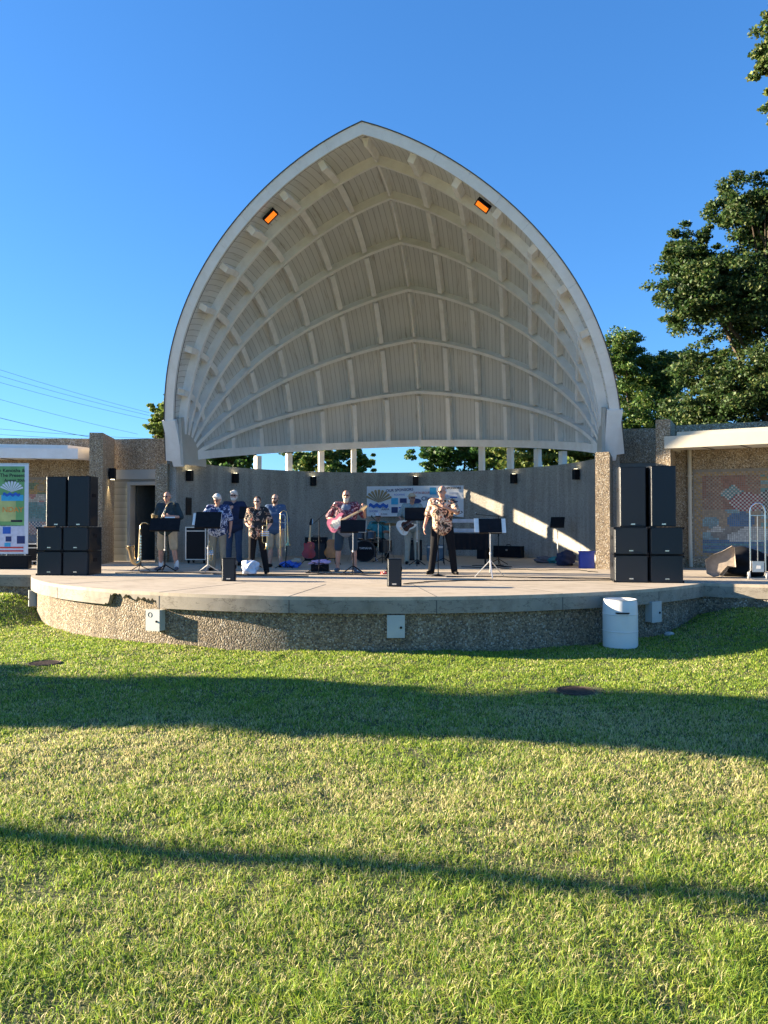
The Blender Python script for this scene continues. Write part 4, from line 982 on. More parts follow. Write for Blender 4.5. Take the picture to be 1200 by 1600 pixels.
# trombonist
person(-2.30, -2.30, R(4), 1.78, 'person with a dark beard in steel blue shirt and khaki shorts with hands in pockets', 'skin_fair', dict(
    er=(.29, .05, 1.15), wr=(.19, -.06, .93), hdr=(-.2, -.2, -1), el=(-.29, .05, 1.15), wl=(-.19, -.06, .93), hdl=(.2, -.2, -1)),
    belly=.03, shirt='midblue', sleeve=.9, legs='short', legmat='khaki', hair='darkhair', hairkind='balding', beard=('brownbeard', 'short'), head_yaw=R(-10), glasses='plain', shoe='shoe_black')
# guitarist and singer with the pink guitar
person(-.22, -3.75, R(10), 1.79, 'bald bearded person in maroon print shirt and dark shorts playing a pink electric guitar', 'skin', dict(
    el=(-.40, .02, 1.18), wl=(-.16, -.26, 1.10), hdl=(.8, -.3, -.3), pnl=(0, .9, 0), curl_l=.8, er=(.40, .0, 1.20), wr=(.40, -.27, 1.36), hdr=(-.1, -.5, .9), pnr=(-.7, .7, 0), curl_r=1.1,
    hl=(-.13, 0, .93), hr=(.13, 0, .93), kl=(-.17, -.02, .50), kr=(.17, -.02, .50), al=(-.19, .02, .085), ar=(.19, .02, .085), tl=(-.22, -.17, .03), tr=(.21, -.17, .03)),
    belly=.06, shirt='hawaii_red', tee='greytee', legs='short', legmat='dkshorts', hair=None, beard=('whitebeard', 'long'), broad=1.15, shoe='shoe_grey', glasses='plain')
# bass player
person(.80, -.30, R(12), 1.86, 'person in a pale cap and teal plaid shirt playing a white bass guitar', 'skin_tan', dict(
    el=(-.32, .06, 1.20), wl=(-.26, -.22, 1.05), hdl=(.6, -.5, -.4), pnl=(0, .9, 0), curl_l=.8, er=(.32, -.02, 1.18), wr=(.30, -.28, 1.24), hdr=(-.2, -.5, .7), pnr=(-.7, .7, 0), curl_r=1.1),
    belly=.03, shirt='plaid', legs='long', legmat='stone', hat=('khaki', 'brim'), glasses='dark', head_yaw=R(12), hair='greyhair', hairkind='balding')
# lead singer
person(1.95, -4.35, R(4), 1.84, 'person in cream and orange palm print shirt and black trousers singing into a microphone', 'skin', dict(
    el=(-.30, .05, 1.17), wl=(-.36, -.06, .94), hdl=(0, -.2, -1), pnl=(1, 0, 0), er=(.30, -.20, 1.24), wr=(.02, -.30, 1.36), hdr=(-.8, .1, .5), pnr=(0, .9, .3), curl_r=1.0,
    hl=(-.12, 0, .93), hr=(.12, 0, .93), kl=(-.17, -.02, .50), kr=(.19, -.02, .50), al=(-.22, .0, .085), ar=(.24, .02, .085), tl=(-.30, -.16, .03), tr=(.30, -.16, .03)),
    belly=.03, shirt='hawaii_cream', legs='long', legmat='blackpants', hair='whitehair', hairkind='balding', glasses='dark', head_yaw=R(-38), broad=1.1)
# drummer, seated behind the kit
person(-.46, 1.75, R(8), 1.80, 'seated drummer in a teal shirt and pale cap half hidden behind the drums', 'skin_tan', dict(
    pel=(0, 0, .56), ch=(0, -.02, .90), hl=(-.12, -.02, .55), hr=(.12, -.02, .55), kl=(-.26, -.42, .52), kr=(.26, -.42, .52), al=(-.26, -.40, .09), ar=(.26, -.40, .09), tl=(-.28, -.60, .03), tr=(.28, -.60, .03),
    sl=(-.19, -.02, 1.05), sr=(.19, -.02, 1.05), nk=(0, -.03, 1.09), hd=(0, -.06, 1.26), el=(-.30, -.14, .82), er=(.30, -.14, .82), wl=(-.20, -.40, .84), wr=(.20, -.40, .84), hdl=(.1, -1, 0), hdr=(-.1, -1, 0), pnl=(0, 0, -1), pnr=(0, 0, -1), curl_l=1.2, curl_r=1.2),
    shirt='teal', legs='long', legmat='blackpants', hair='greyhair', hairkind='balding', hat=('whitebag', 'cap'), glasses='plain')

# ================================================================== INSTRUMENTS AND STAGE GEAR
def frame_empty(name, o, ex, ey, label, cat, group=None):
    """an empty whose x axis is ex and whose y axis leans towards ey"""
    ex = Vector(ex).normalized(); ey = Vector(ey); ey = (ey - ex * ey.dot(ex)).normalized(); ez = ex.cross(ey)
    t = empty(name, o, 0, label, cat, group); mt = Matrix((ex, ey, ez)).transposed().to_4x4(); mt.translation = Vector(o); t.matrix_world = mt; return t
def outline_smooth(pts, n=4):
    out = []; k = len(pts)
    for i in range(k):
        p0, p1, p2, p3 = (np.array(pts[(i + j - 1) % k], float) for j in range(4))
        for s in range(n):
            t = s / n; out.append(tuple(.5 * ((2 * p1) + (-p0 + p2) * t + (2 * p0 - 5 * p1 + 4 * p2 - p3) * t * t + (-p0 + 3 * p1 - 3 * p2 + p3) * t ** 3)))
    return out
STRAT = outline_smooth([(-.20, .0), (-.185, .11), (-.10, .165), (0, .125), (.07, .125), (.17, .165), (.245, .125), (.20, .09), (.145, .05), (.14, -.045), (.19, -.085), (.17, -.125), (.08, -.13), (.0, -.115), (-.10, -.165), (-.18, -.12)])
LP = outline_smooth([(-.21, 0), (-.19, .12), (-.09, .175), (.02, .125), (.10, .14), (.18, .12), (.21, .05), (.21, -.035), (.17, -.05), (.165, -.10), (.19, -.125), (.12, -.14), (.03, -.125), (-.09, -.175), (-.19, -.12)])
DRD = outline_smooth([(-.25, 0), (-.22, .14), (-.10, .205), (.04, .14), (.14, .15), (.22, .11), (.235, 0), (.22, -.11), (.14, -.15), (.04, -.14), (-.10, -.205), (-.22, -.14)])
def guitar(o, ex, ey, label, shape, body, guard, neck_len=.46, depth=.045, cat='guitar', pick=True, bass=False, fret='maple'):
    t = frame_empty('electric_guitar' if depth < .08 else 'acoustic_guitar', o, ex, ey, label, cat)
    b = MB(); b.prism(shape, -depth / 2, depth / 2); b.build('body', M[body], t, ang=50)
    if pick:
        g = MB(); g.prism([(x * .62 + .03, y * .66 - .012) for x, y in shape], depth / 2 + .0005, depth / 2 + .004); pg = g.build('pickguard', M[guard], t, smooth=False)
        for x in ((-.06, -.0, .06) if not bass else (-.02,)):
            g = MB(); g.box((x, 0, depth / 2 + .010), (.022 if not bass else .05, .085, .012)); g.build('pickup', M['cream_gtr'] if not bass else M['black'], pg, smooth=False)
        for q in range(3): g = MB(); g.lathe((-.10 - q * .02, -.06 - q * .018, depth / 2 + .004), [(.011, 0), (.009, .014)], 10); g.build('knob', M['chrome'], pg)
    else:
        g = MB(); g.lathe((.04 if depth > .08 else 0, 0, depth / 2), [(.048 if depth > .08 else .03, .0006), (.048 if depth > .08 else .03, .003)], 20); g.build('sound_hole' if depth > .08 else 'pickup', M['black'], t)
        if depth < .08:
            for x in (-.05, .055): g = MB(); g.box((x, 0, depth / 2 + .005), (.035, .075, .01)); g.build('pickup', M['chrome'], t, smooth=False)
    g = MB(); g.box((-.12 if depth < .08 else -.11, 0, depth / 2 + .008), (.035, .08, .014)); g.build('bridge', M['chrome'] if depth < .08 else M['rosewood'], t, smooth=False)
    x0 = .12; x1 = .17 + neck_len
    g = MB(); g.prism([(x0, .028), (x1, .022), (x1, -.022), (x0, -.028)], depth / 2 - .012, depth / 2 + .006); nk = g.build('neck', M['maple'], t, smooth=False)
    g = MB(); g.prism([(x0, .027), (x1, .021), (x1, -.021), (x0, -.027)], depth / 2 + .0062, depth / 2 + .009); g.build('fretboard', M[fret], nk, smooth=False)
    g = MB(); g.prism([(x1, .022), (x1 + .03, .042), (x1 + .16, .048), (x1 + .185, .03), (x1 + .16, .0), (x1 + .05, -.03), (x1, -.022)], depth / 2 - .014, depth / 2 + .002); hs_ = g.build('headstock', M['maple'] if body != 'red_burst' else M['black'], t, smooth=False)
    for q in range(4 if bass else 6): g = MB(); g.lathe((x1 + .035 + q * (.033 if bass else .022), .052, depth / 2 - .006), [(.008, -.01), (.008, .01)], 8); g.build('tuner', M['chrome'], hs_)
    for q in range(4 if bass else 6): g = MB(); w = (q - (1.5 if bass else 2.5)) * (.010 if bass else .0075); g.tube([(-.12, w, depth / 2 + .016), (x1, w * .8, depth / 2 + .011)], .0012, 4, False); g.build('string', M['steel'], t)
    return t
# pink guitar held by the singer-guitarist: body on the image left, neck up to the right
g = guitar((-.37, -4.06, 1.06), (.86, -.14, .42), (-.42, 0, .9), 'pink electric guitar with white pickguard held by the bald guitarist', STRAT, 'pink', 'cream_gtr')
m = MB(); m.tube([(.16, .13, .0), (.12, .30, -.12), (.0, .42, -.16)], .012, 6); m.build('strap', M['black'], g)
g = guitar((.70, -.66, 1.02), (.80, -.10, .52), (-.52, 0, .85), 'white bass guitar with dark pickguard held by the bass player', STRAT, 'cream_gtr', 'tort', neck_len=.66, bass=True, fret='rosewood')
g.scale = (1.25, 1.25, 1)
def gstand(x, y, label):
    t = empty('guitar_stand', (x, y, 0), 0, label, 'guitar stand', 'guitar stands')
    for a in (-150, -30, 90): m = MB(); m.tube([(0, .02, .30), (.26 * math.cos(R(a)), .24 * math.sin(R(a)), .012)], .010, 6); m.build('leg', M['black'], t)
    m = MB(); m.tube([(0, .02, .28), (0, .10, .66)], .010, 6); m.build('post', M['black'], t)
    m = MB(); m.tube([(-.10, -.12, .20), (-.10, -.06, .16), (.10, -.06, .16), (.10, -.12, .20)], .009, 6); m.build('cradle', M['black'], t)
    m = MB(); m.tube([(-.05, .06, .66), (-.03, .10, .64), (.03, .10, .64), (.05, .06, .66)], .008, 6); m.build('yoke', M['black'], t)
gstand(-1.62, -1.6, 'black stand under the red electric guitar')
guitar((-1.62, -1.68, .40), (.0, .17, 1), (1, 0, 0), 'cherry red electric guitar with cream edge leaning on a stand', LP, 'red_burst', 'cream_gtr', pick=False, fret='rosewood')
gstand(-1.18, -.9, 'black stand under the amber acoustic guitar')
guitar((-1.18, -1.0, .42), (.02, .17, 1), (1, 0, 0), 'amber acoustic guitar with dark sound hole on a stand behind the guitarist', DRD, 'sunburst', 'tort', pick=False, depth=.10, fret='rosewood')

def music_stand(x, y, h, ang, label, tilt=-28, pole='black', papers=(), w=.50, hh=.34, tall_tripod=False):
    t = empty('music_stand', (x, y, 0), ang, label, 'music stand', 'music stands')
    m = MB(); m.tube([(0, 0, .10), (0, 0, h * .55)], .014, 8); m.build('lower_pole', M['black'] if pole == 'black' else M['steel'], t)
    m = MB(); m.tube([(0, 0, h * .5), (0, 0, h)], .009, 8); m.lathe((0, 0, h * .52), [(.02, -.02), (.02, .02)], 10); m.build('upper_pole', M['steel'], t)
    for a in (-90, 30, 150):
        m = MB(); c, s = math.cos(R(a)), math.sin(R(a)); z = .34 if tall_tripod else .16; L = .33 if tall_tripod else .24
        m.tube([(0, 0, z), (c * L, s * L, .01)], .010 if tall_tripod else .012, 6); m.build('leg', M['black'] if pole == 'black' else M['steel'], t)
    r = Matrix.Rotation(R(tilt), 3, 'X')
    # the player is behind (+y): the desk faces +y and shows its back to the lawn
    m = MB(); m.box(Vector((0, 0, h + hh * .38)), (w, .006, hh), r); d = m.build('desk', M['black'], t, smooth=False)
    m = MB(); m.box(Vector((0, 0, h + hh * .38)) + r @ Vector((0, .03, -hh / 2)), (w, .06, .006), r); m.build('shelf', M['black'], d, smooth=False)
    m = MB(); m.box((0, -.012, h + hh * .3), (.05, .02, .10), r); m.build('clamp', M['black'], t, smooth=False)
    for (px, pz, pw, ph) in papers:
        m = MB(); m.box(Vector((0, 0, h + hh * .38)) + r @ Vector((px, .012, pz)), (pw, .003, ph), r); m.build('sheet_music', M['paper'], d, smooth=False)
    return t
music_stand(-4.11, -4.5, .93, R(9), 'low black music stand in front of the saxophonist', papers=[(.08, .05, .22, .28)], w=.66, hh=.30)
music_stand(-3.19, -4.32, 1.0, R(10), 'music stand with a silver pole and white sheets in front of the floral shirt', pole='silver', papers=[(-.12, .02, .44, .30), (.16, .0, .26, .31)], w=.56, hh=.38)
music_stand(-2.72, -2.75, 1.22, R(9), 'tall black music stand between the flugelhorn player and the trumpeter', w=.64, hh=.30)
music_stand(.05, -4.3, .90, R(8), 'black music stand in front of the guitarist, slightly right', papers=[(.20, -.01, .16, .28)], w=.54, hh=.28)
music_stand(1.03, -1.1, 1.19, R(6), 'black music stand in front of the bass player', w=.62, hh=.34)
music_stand(2.96, -5.25, .90, R(8), 'music stand with white sheets standing alone right of the singer', pole='silver', papers=[(-.12, .01, .38, .30), (.13, .0, .34, .31)], w=.44, hh=.30, tall_tripod=True)
t = music_stand(4.70, 2.3, 1.0, R(-14), 'small music stand by itself near the curved wall at the right', pole='silver', w=.40, hh=.32)

def mic_stand(x, y, h, label, boom=None, base='round', ang=0):
    t = empty('microphone_stand', (x, y, 0), ang, label, 'microphone stand', 'microphone stands')
    if base == 'round': m = MB(); m.lathe((0, 0, 0), [(.14, 0), (.14, .012), (.04, .03), (.012, .05)], 20); m.build('base', M['black'], t)
    else:
        for a in (-80, 40, 160): m = MB(); m.tube([(0, 0, .16), (.30 * math.cos(R(a)), .30 * math.sin(R(a)), .012)], .010, 6); m.build('leg', M['black'], t)
    m = MB(); m.tube([(0, 0, .02), (0, 0, h)], [.010, .009], 8); m.lathe((0, 0, h * .62), [(.016, -.04), (.016, .04)], 8); m.build('pole', M['black'], t)
    tip = Vector((0, 0, h))
    if boom:
        b = Vector(boom); m = MB(); m.tube([tip - (b - tip) * .35, b], .007, 6); m.build('boom', M['black'], t); tip = b
    m = MB(); d = Vector((-.02, .10, .03)); m.tube([tip, tip + d], [.010, .016], 8); mc = m.build('microphone', M['black'], t)
    m = MB(); m.ball(tip + d * 1.2, .026); m.build('mesh_head', M['steel'], mc); return t
mic_stand(-.68, -4.35, 1.16, 'tripod microphone stand with a boom reaching to the guitarist', boom=(.30, .18, 1.46), base='tripod')
mic_stand(1.92, -4.95, 1.46, 'straight microphone stand with round base in front of the singer')
mic_stand(1.62, -.2, 1.15, 'boom microphone stand beside the keyboards', boom=(.5, -.1, 1.35), base='tripod')
mic_stand(-.1, .35, 1.0, 'boom microphone stand over the drum kit', boom=(-.35, .3, 1.25), base='tripod')
mic_stand(3.05, -.4, 1.25, 'boom microphone stand at the right end of the keyboards', boom=(-.55, -.1, 1.30), base='tripod')

def sax(o, ex, ey, sc, label, up_neck=True):
    t = frame_empty('saxophone', o, ex, ey, label, 'saxophone', 'saxophones')
    body = [(0, 0, .60), (0, 0, .30), (0, 0, .05), (0, 0, -.02), (.03, 0, -.08), (.08, 0, -.10), (.13, 0, -.06), (.15, 0, .02), (.17, 0, .16), (.195, 0, .26)]
    rr = [.016, .028, .038, .042, .044, .046, .05, .055, .066, .09]
    m = MB(); m.tube([Vector(p) * sc for p in body], [r_ * sc for r_ in rr], 12, True); m.build('body_tube', M['oldbrass'], t)
    m = MB(); m.lathe(Vector((.197, 0, .265)) * sc, [(.082 * sc, 0), (.088 * sc, .006), (.02 * sc, -.05)], 16); m.build('bell', M['silver'], t)
    m = MB(); m.tube([Vector(p) * sc for p in ((0, 0, .60), (-.005, 0, .68), (-.05, 0, .735), (-.12, 0, .735), (-.17, 0, .70))], [.012 * sc, .011 * sc, .010 * sc, .009 * sc, .008 * sc], 8); nk = m.build('neck', M['brass'], t)
    m = MB(); m.tube([Vector((-.16, 0, .708)) * sc, Vector((-.23, 0, .66)) * sc], [.014 * sc, .008 * sc], 8); m.build('mouthpiece', M['black'], nk)
    m = MB(); m.tube([Vector((.02, .034, .55)) * sc, Vector((.025, .045, .0)) * sc], .004 * sc, 5); m.build('key_rod', M['silver'], t)
    for i in range(8): m = MB(); m.lathe(Vector((.0, .04, .04 + .06 * i)) * sc, [(.019 * sc, -.004), (.019 * sc, .004)], 10, Matrix.Rotation(R(90), 3, 'X')); m.build('key', M['silver'], t)
    return t
sax((-4.40, -4.24, .98), (-.75, -.5, .35), (.4, -.8, 0), .86, 'brass saxophone held and played by the person in the green polo')
t = sax((-4.72, -4.45, .28), (-.7, -.6, .0), (.4, -.8, 0), 1.08, 'brass saxophone resting on a floor stand beside the doorway')
st = empty('saxophone_stand', (-4.72, -4.45, 0), 0, 'black floor stand holding the resting saxophone', 'instrument stand')
for a in (-70, 50, 170): m = MB(); m.tube([(0, 0, .14), (.24 * math.cos(R(a)), .24 * math.sin(R(a)), .012)], .009, 6); m.build('leg', M['black'], st)
m = MB(); m.tube([(0, .05, .12), (0, .07, .52), (-.05, .03, .54)], .009, 6); m.tube([(0, .05, .16), (-.06, -.03, .16), (-.12, -.05, .20)], .009, 6); m.build('cradle', M['black'], st)
def trumpet(o, ex, ey, label, sc=1., grp='trumpets'):
    """x axis: from mouthpiece to bell"""
    t = frame_empty('trumpet', o, ex, ey, label, 'trumpet', grp)
    m = MB(); m.tube([Vector(p) * sc for p in ((-.20, .0, .0), (-.05, 0, 0), (.14, 0, 0), (.165, .02, 0), (.165, .055, 0), (.14, .075, 0), (-.10, .075, 0), (-.125, .055, 0), (-.125, .02, 0), (-.10, -.0, 0.012), (.12, -.0, .012), (.20, 0, .012), (.25, 0, .012), (.275, 0, .012))],
           [.0055 * sc] * 10 + [.008 * sc, .016 * sc, .032 * sc, .058 * sc], 10); m.build('tubing', M['brass'], t)
    m = MB(); m.tube([Vector((-.235, 0, 0)) * sc, Vector((-.20, 0, 0)) * sc], [.012 * sc, .006 * sc], 10); m.build('mouthpiece', M['silver'], t)
    for i in range(3): m = MB(); m.tube([Vector((-.02 + i * .032, -.04, .006)) * sc, Vector((-.02 + i * .032, .10, .006)) * sc], .013 * sc, 8); m.build('valve', M['silver'], t)
    return t
trumpet((-1.62, -5.02, .86), (.02, -.05, -1), (-1, 0, .0), 'trumpet hanging bell down in the hand of the person in black floral shirt', 1.25)
trumpet((-3.62, -1.98, 1.48), (.10, -.9, -.25), (.5, 0, -.9), 'flugelhorn raised to the lips of the tall person in navy', 1.1)
trumpet((-3.28, -4.05, .42), (.0, .0, -1), (1, 0, 0), 'trumpet standing upright on a peg between the stand pole and olive trousers', 1.1)
# trombone on its stand
t = empty('trombone', (-1.93, -2.75, 0), R(4), 'trombone standing upright with its slide loop on top, right of the blue shirt', 'trombone')
m = MB(); m.tube([(-.10, 0, .28), (-.10, 0, 1.28), (-.08, 0, 1.34), (-.02, 0, 1.37), (.04, 0, 1.34), (.06, 0, 1.28), (.075, 0, .80), (.08, 0, .62), (.085, 0, .54)], [.009] * 6 + [.012, .030, .075], 10); m.build('bell_section', M['brass'], t)
m = MB(); m.tube([(-.115, -.03, .22), (-.115, -.03, 1.22), (-.09, -.03, 1.27), (-.0, -.03, 1.27), (.02, -.03, 1.22), (.02, -.03, .40)], .007, 8); m.tube([(-.115, -.03, 1.08), (.02, -.03, 1.08)], .005, 6); m.tube([(-.115, -.03, .92), (.02, -.03, .92)], .005, 6); m.build('slide', M['silver'], t)
m = MB(); m.tube([(.02, 0, .02), (.06, 0, .60)], .010, 6); m.tube([(.02, 0, .14), (.22, -.1, .01)], .009, 6); m.tube([(.02, 0, .14), (-.2, -.1, .01)], .009, 6); m.tube([(.02, 0, .14), (.02, .22, .01)], .009, 6); m.build('stand', M['black'], t)

# ---- loudspeakers
def speaker(x, y, z, w, d, h, ang, label, group, kind='sub', chrome=True):
    t = empty('loudspeaker', (x, y, z), ang, label, 'loudspeaker', group)
    m = MB(); m.box((0, d / 2 + .02, h / 2), (w, d - .04, h), bev=.02); m.build('cabinet', M['cab'], t, ang=30)
    m = MB(); m.box((0, .018, h / 2), (w - .03, .036, h - .03), bev=.012); m.build('grille', M['grille'], t, ang=30)
    m = MB(); m.box((0, -.004, .045 if kind != 'sub' else .07), (.07, .006, .022)); m.build('badge', M['chrome'], t, smooth=False)
    for s in (-1, 1):
        for zz in (.0, 1.):
            if kind == 'sub': m = MB(); m.box((s * (w / 2 - .012), .022, h * zz + (.02 if zz == 0 else -.02)), (.030, .050, .038)); m.build('corner', M['black'], t, smooth=False)
    for s in (-1, 1): m = MB(); m.box((s * (w / 2 + .003), d * .5, h * .62), (.012, .16, .07)); m.build('handle_cup', M['black'], t, smooth=False)
    return t
GS = 'loudspeakers stacked at the ends of the stage'
r = R(9); e = Vector((math.cos(r), math.sin(r), 0))
for i in range(2):
    for j in range(2):
        p = Vector((-5.90, -6.0, 0)) + e * (.535 * i)
        speaker(p.x, p.y, .495 * j, .525, .74, .485, r, ['bottom', 'upper'][j] + ' bass cabinet in the ' + ['left', 'right'][i] + ' column of the left stack', GS)
p = Vector((-5.78, -5.95, 0)); speaker(p.x, p.y, .99, .42, .45, 1.02, R(15), 'tall speaker on top of the left stack, on its left side', GS, 'top')
p = Vector((-5.31, -5.92, 0)); speaker(p.x, p.y, .99, .46, .45, 1.03, R(8), 'tall speaker on top of the left stack, on its right side', GS, 'top')
for i, (px, py, a) in enumerate(((5.45, -6.12, -2), (6.06, -6.10, 6))):
    for j in range(2): speaker(px, py, .495 * j, .585, .74, .485, R(a), ['bottom', 'upper'][j] + ' bass cabinet in the ' + ['left', 'right'][i] + ' column of the right stack', GS)
speaker(5.50, -6.02, .99, .47, .45, 1.07, R(-2), 'tall speaker on top of the right stack, on its left side', GS, 'top')
speaker(6.02, -6.04, .99, .46, .45, 1.08, R(5), 'tall speaker on top of the right stack, on its right side', GS, 'top')
speaker(-1.71, -6.95, 0, .25, .25, .42, R(16), 'small upright stage monitor on the deck front below the trumpeter', 'small stage monitors at the deck front', 'top')
speaker(1.45, -7.70, 0, .24, .27, .46, R(8), 'small upright stage monitor on the deck front right of the centre', 'small stage monitors at the deck front', 'top')

# ---- cases, amplifiers and boxes at the back
def road_case(x, y, w, d, h, ang, label, lid=True, feet=True):
    t = empty('road_case', (x, y, 0), ang, label, 'road case'); z0 = .10 if feet else 0
    m = MB(); m.box((0, 0, z0 + (h - z0) / 2), (w, d, h - z0)); m.build('shell', M['cab'], t, smooth=False)
    for zz in (z0 + .012, h - .012, h - .11) if lid else (z0 + .012, h - .012): m = MB(); m.box((0, 0, zz), (w + .012, d + .012, .026)); m.build('rim', M['steel'], t, smooth=False)
    for sx in (-1, 1): m = MB(); m.box((sx * (w / 2 - .01), -d / 2 + .006, (z0 + h) / 2), (.03, .03, h - z0 + .006)); m.build('edge', M['steel'], t, smooth=False)
    if feet:
        for sx in (-1, 1):
            for sy in (-1, 1): m = MB(); m.lathe((sx * w * .38, sy * d * .38, .05), [(.045, -.015), (.045, .015)], 12, Matrix.Rotation(R(90), 3, 'Y')); m.box((sx * w * .38, sy * d * .38, .085), (.06, .06, .03)); m.build('caster', M['black'], t)
    return t
road_case(-4.93, -.75, .56, .5, .98, R(4), 'tall black road case with aluminium edges behind the floral shirt')
road_case(-8.55, -2.3, .62, .5, .56, R(14), 'low road case beside the green banner', lid=True)
t = empty('open_case', (-8.37, -2.25, .572), R(14), 'small open case with orange plywood inside, on the low road case', 'case')
m = MB(); m.box((0, .10, .23), (.34, .20, .46)); m.build('shell', M['steel'], t, smooth=False); m = MB(); m.box((.01, -.004, .23), (.27, .012, .39)); m.build('lining', M['case_tan'], t, smooth=False)
def amp(x, y, w, d, h, ang, label, mat='cab', word=None):
    t = empty('guitar_amplifier', (x, y, 0), ang, label, 'amplifier', 'amplifiers at the back of the stage')
    m = MB(); m.box((0, d / 2, h / 2), (w, d, h), bev=.02); m.build('cabinet', M[mat], t, ang=30)
    m = MB(); m.box((0, -.006, h * .40), (w * .88, .012, h * .66)); m.build('grille', M['grille'] if mat == 'cab' else M[mat], t, smooth=False)
    m = MB(); m.box((0, -.006, h * .86), (w * .88, .012, h * .12)); cp = m.build('control_panel', M['black'] if mat == 'cab' else M['steel'], t, smooth=False)
    for i in range(6): m = MB(); m.lathe((-w * .32 + i * w * .12, -.012, h * .86), [(.011, 0), (.009, -.016)], 8, Matrix.Rotation(R(-90), 3, 'X')); m.build('knob', M['chrome'], cp)
    m = MB(); m.tube([(-.11, d / 2, h), (-.09, d / 2, h + .03), (.09, d / 2, h + .03), (.11, d / 2, h)], .012, 6); m.build('handle', M['black'], t)
    if word: text(word, .085, M['paper'], t, (0, -.014, h * .62))
    return t
amp(-2.18, 1.1, .62, .3, .68, R(4), 'big black guitar amplifier behind the red guitar')
amp(1.22, 1.7, .50, .3, .46, R(2), 'blue-grey amplifier on the floor between bass player and singer', 'ampblue')
amp(.55, 1.9, .52, .3, .60, R(8), 'black amplifier behind the legs of the bass player')
t = empty('instrument_case', (3.30, 4.05, 0), R(-35), 'long black hard case standing on edge against the curved wall', 'case')
m = MB(); m.box((0, 0, .20), (1.08, .2, .36), bev=.03); m.build('shell', M['cab'], t, ang=30); m = MB(); m.box((0, -.002, .21), (1.09, .21, .012)); m.build('seam', M['black'], t, smooth=False)
for x in (-.38, .0, .38): m = MB(); m.box((x, -.11, .25), (.06, .02, .05)); m.build('latch', M['steel'] if x == 0 else M['black'], t, smooth=False)
m = MB(); m.tube([(-.07, 0, .38), (-.06, 0, .42), (.06, 0, .42), (.07, 0, .38)], .012, 6); m.build('handle', M['black'], t)
t = empty('equipment_box', (2.55, 3.3, 0), R(-20), 'small black box on the floor left of the long case', 'box'); m = MB(); m.box((0, 0, .17), (.34, .3, .34), bev=.015); m.build('shell', M['cab'], t, ang=30); m = MB(); m.tube([(-.07, -.15, .26), (-.06, -.17, .26), (.06, -.17, .26), (.07, -.15, .26)], .010, 6); m.build('handle', M['black'], t)

# ---- drums
t = empty('drum_kit', (-.42, .95, 0), R(8), 'black drum kit with cymbals behind the guitarist', 'drum kit')
RX = Matrix.Rotation(R(90), 3, 'X')
m = MB(); m.lathe((-.28, 0, .30), [(.29, -.20), (.29, .20)], 32, RX); bd = m.build('bass_drum', M['drumshell'], t)
for yy in (.21, -.21): m = MB(); m.tube([(-.28 + .295 * math.cos(q), yy, .30 + .295 * math.sin(q)) for q in np.linspace(0, 2 * PI, 33)], .014, 6); m.build('hoop', M['drumshell'], bd)
m = MB(); m.lathe((-.28, -.205, .30), [(.285, 0), (.285, .004)], 32, RX); m.build('drum_head', M['black'], bd); text('YAMAHA', .085, M['paper'], bd, (-.25, -.212, .38))
for s in (-1, 1): m = MB(); m.tube([(-.28 + s * .26, -.1, .2), (-.28 + s * .36, -.22, .0)], .008, 6); m.build('spur', M['chrome'], bd)
def drum(x, y, z, r_, h, name='tom_drum', tilt=0):
    rt = Matrix.Rotation(R(tilt), 3, 'X'); m = MB(); m.lathe((x, y, z), [(r_, -h / 2), (r_, h / 2)], 24, rt); o = m.build(name, M['drumshell'], t)
    m = MB(); m.lathe(Vector((x, y, z)) + rt @ Vector((0, 0, h / 2 + .001)), [(r_ - .004, 0), (r_ - .004, .004)], 24, rt); m.build('drum_head', M['drumhead'], o)
    for zz in (-h / 2, h / 2): m = MB(); m.tube([Vector((x, y, z)) + rt @ Vector((r_ * math.cos(q), r_ * math.sin(q), zz)) for q in np.linspace(0, 2 * PI, 25)], .007, 5); m.build('hoop', M['chrome'], o)
    return o
drum(-.42, .0, .72, .13, .2, tilt=-14); drum(-.10, .0, .72, .14, .22, tilt=-14); drum(.28, .45, .42, .2, .36, 'floor_tom'); drum(-.0, .35, .60, .17, .14, 'snare_drum')
for (x, y, z, r_) in ((-.62, .1, 1.02, .22), (.42, .1, 1.06, .24), (.10, -.05, 1.10, .20), (-.30, .50, .90, .17)):
    m = MB(); m.lathe((x, y, z), [(r_, -.012), (.03, .006), (.012, .02)], 28, Matrix.Rotation(R(-10), 3, 'X')); cy_ = m.build('cymbal', M['cymbal'], t)
    m = MB(); m.tube([(x, y, .25), (x, y, z + .03)], .009, 6); [m.tube([(x, y, .35), (x + .2 * math.cos(q), y + .2 * math.sin(q), .01)], .008, 5) for q in (-1.6, .5, 2.6)]; m.build('cymbal_stand', M['chrome'], t)
m = MB(); m.lathe((0, .78, .42), [(.15, 0), (.16, .04), (.14, .08)], 16); m.tube([(0, .78, 0.0), (0, .78, .42)], .02, 6); m.build('stool', M['black'], t)

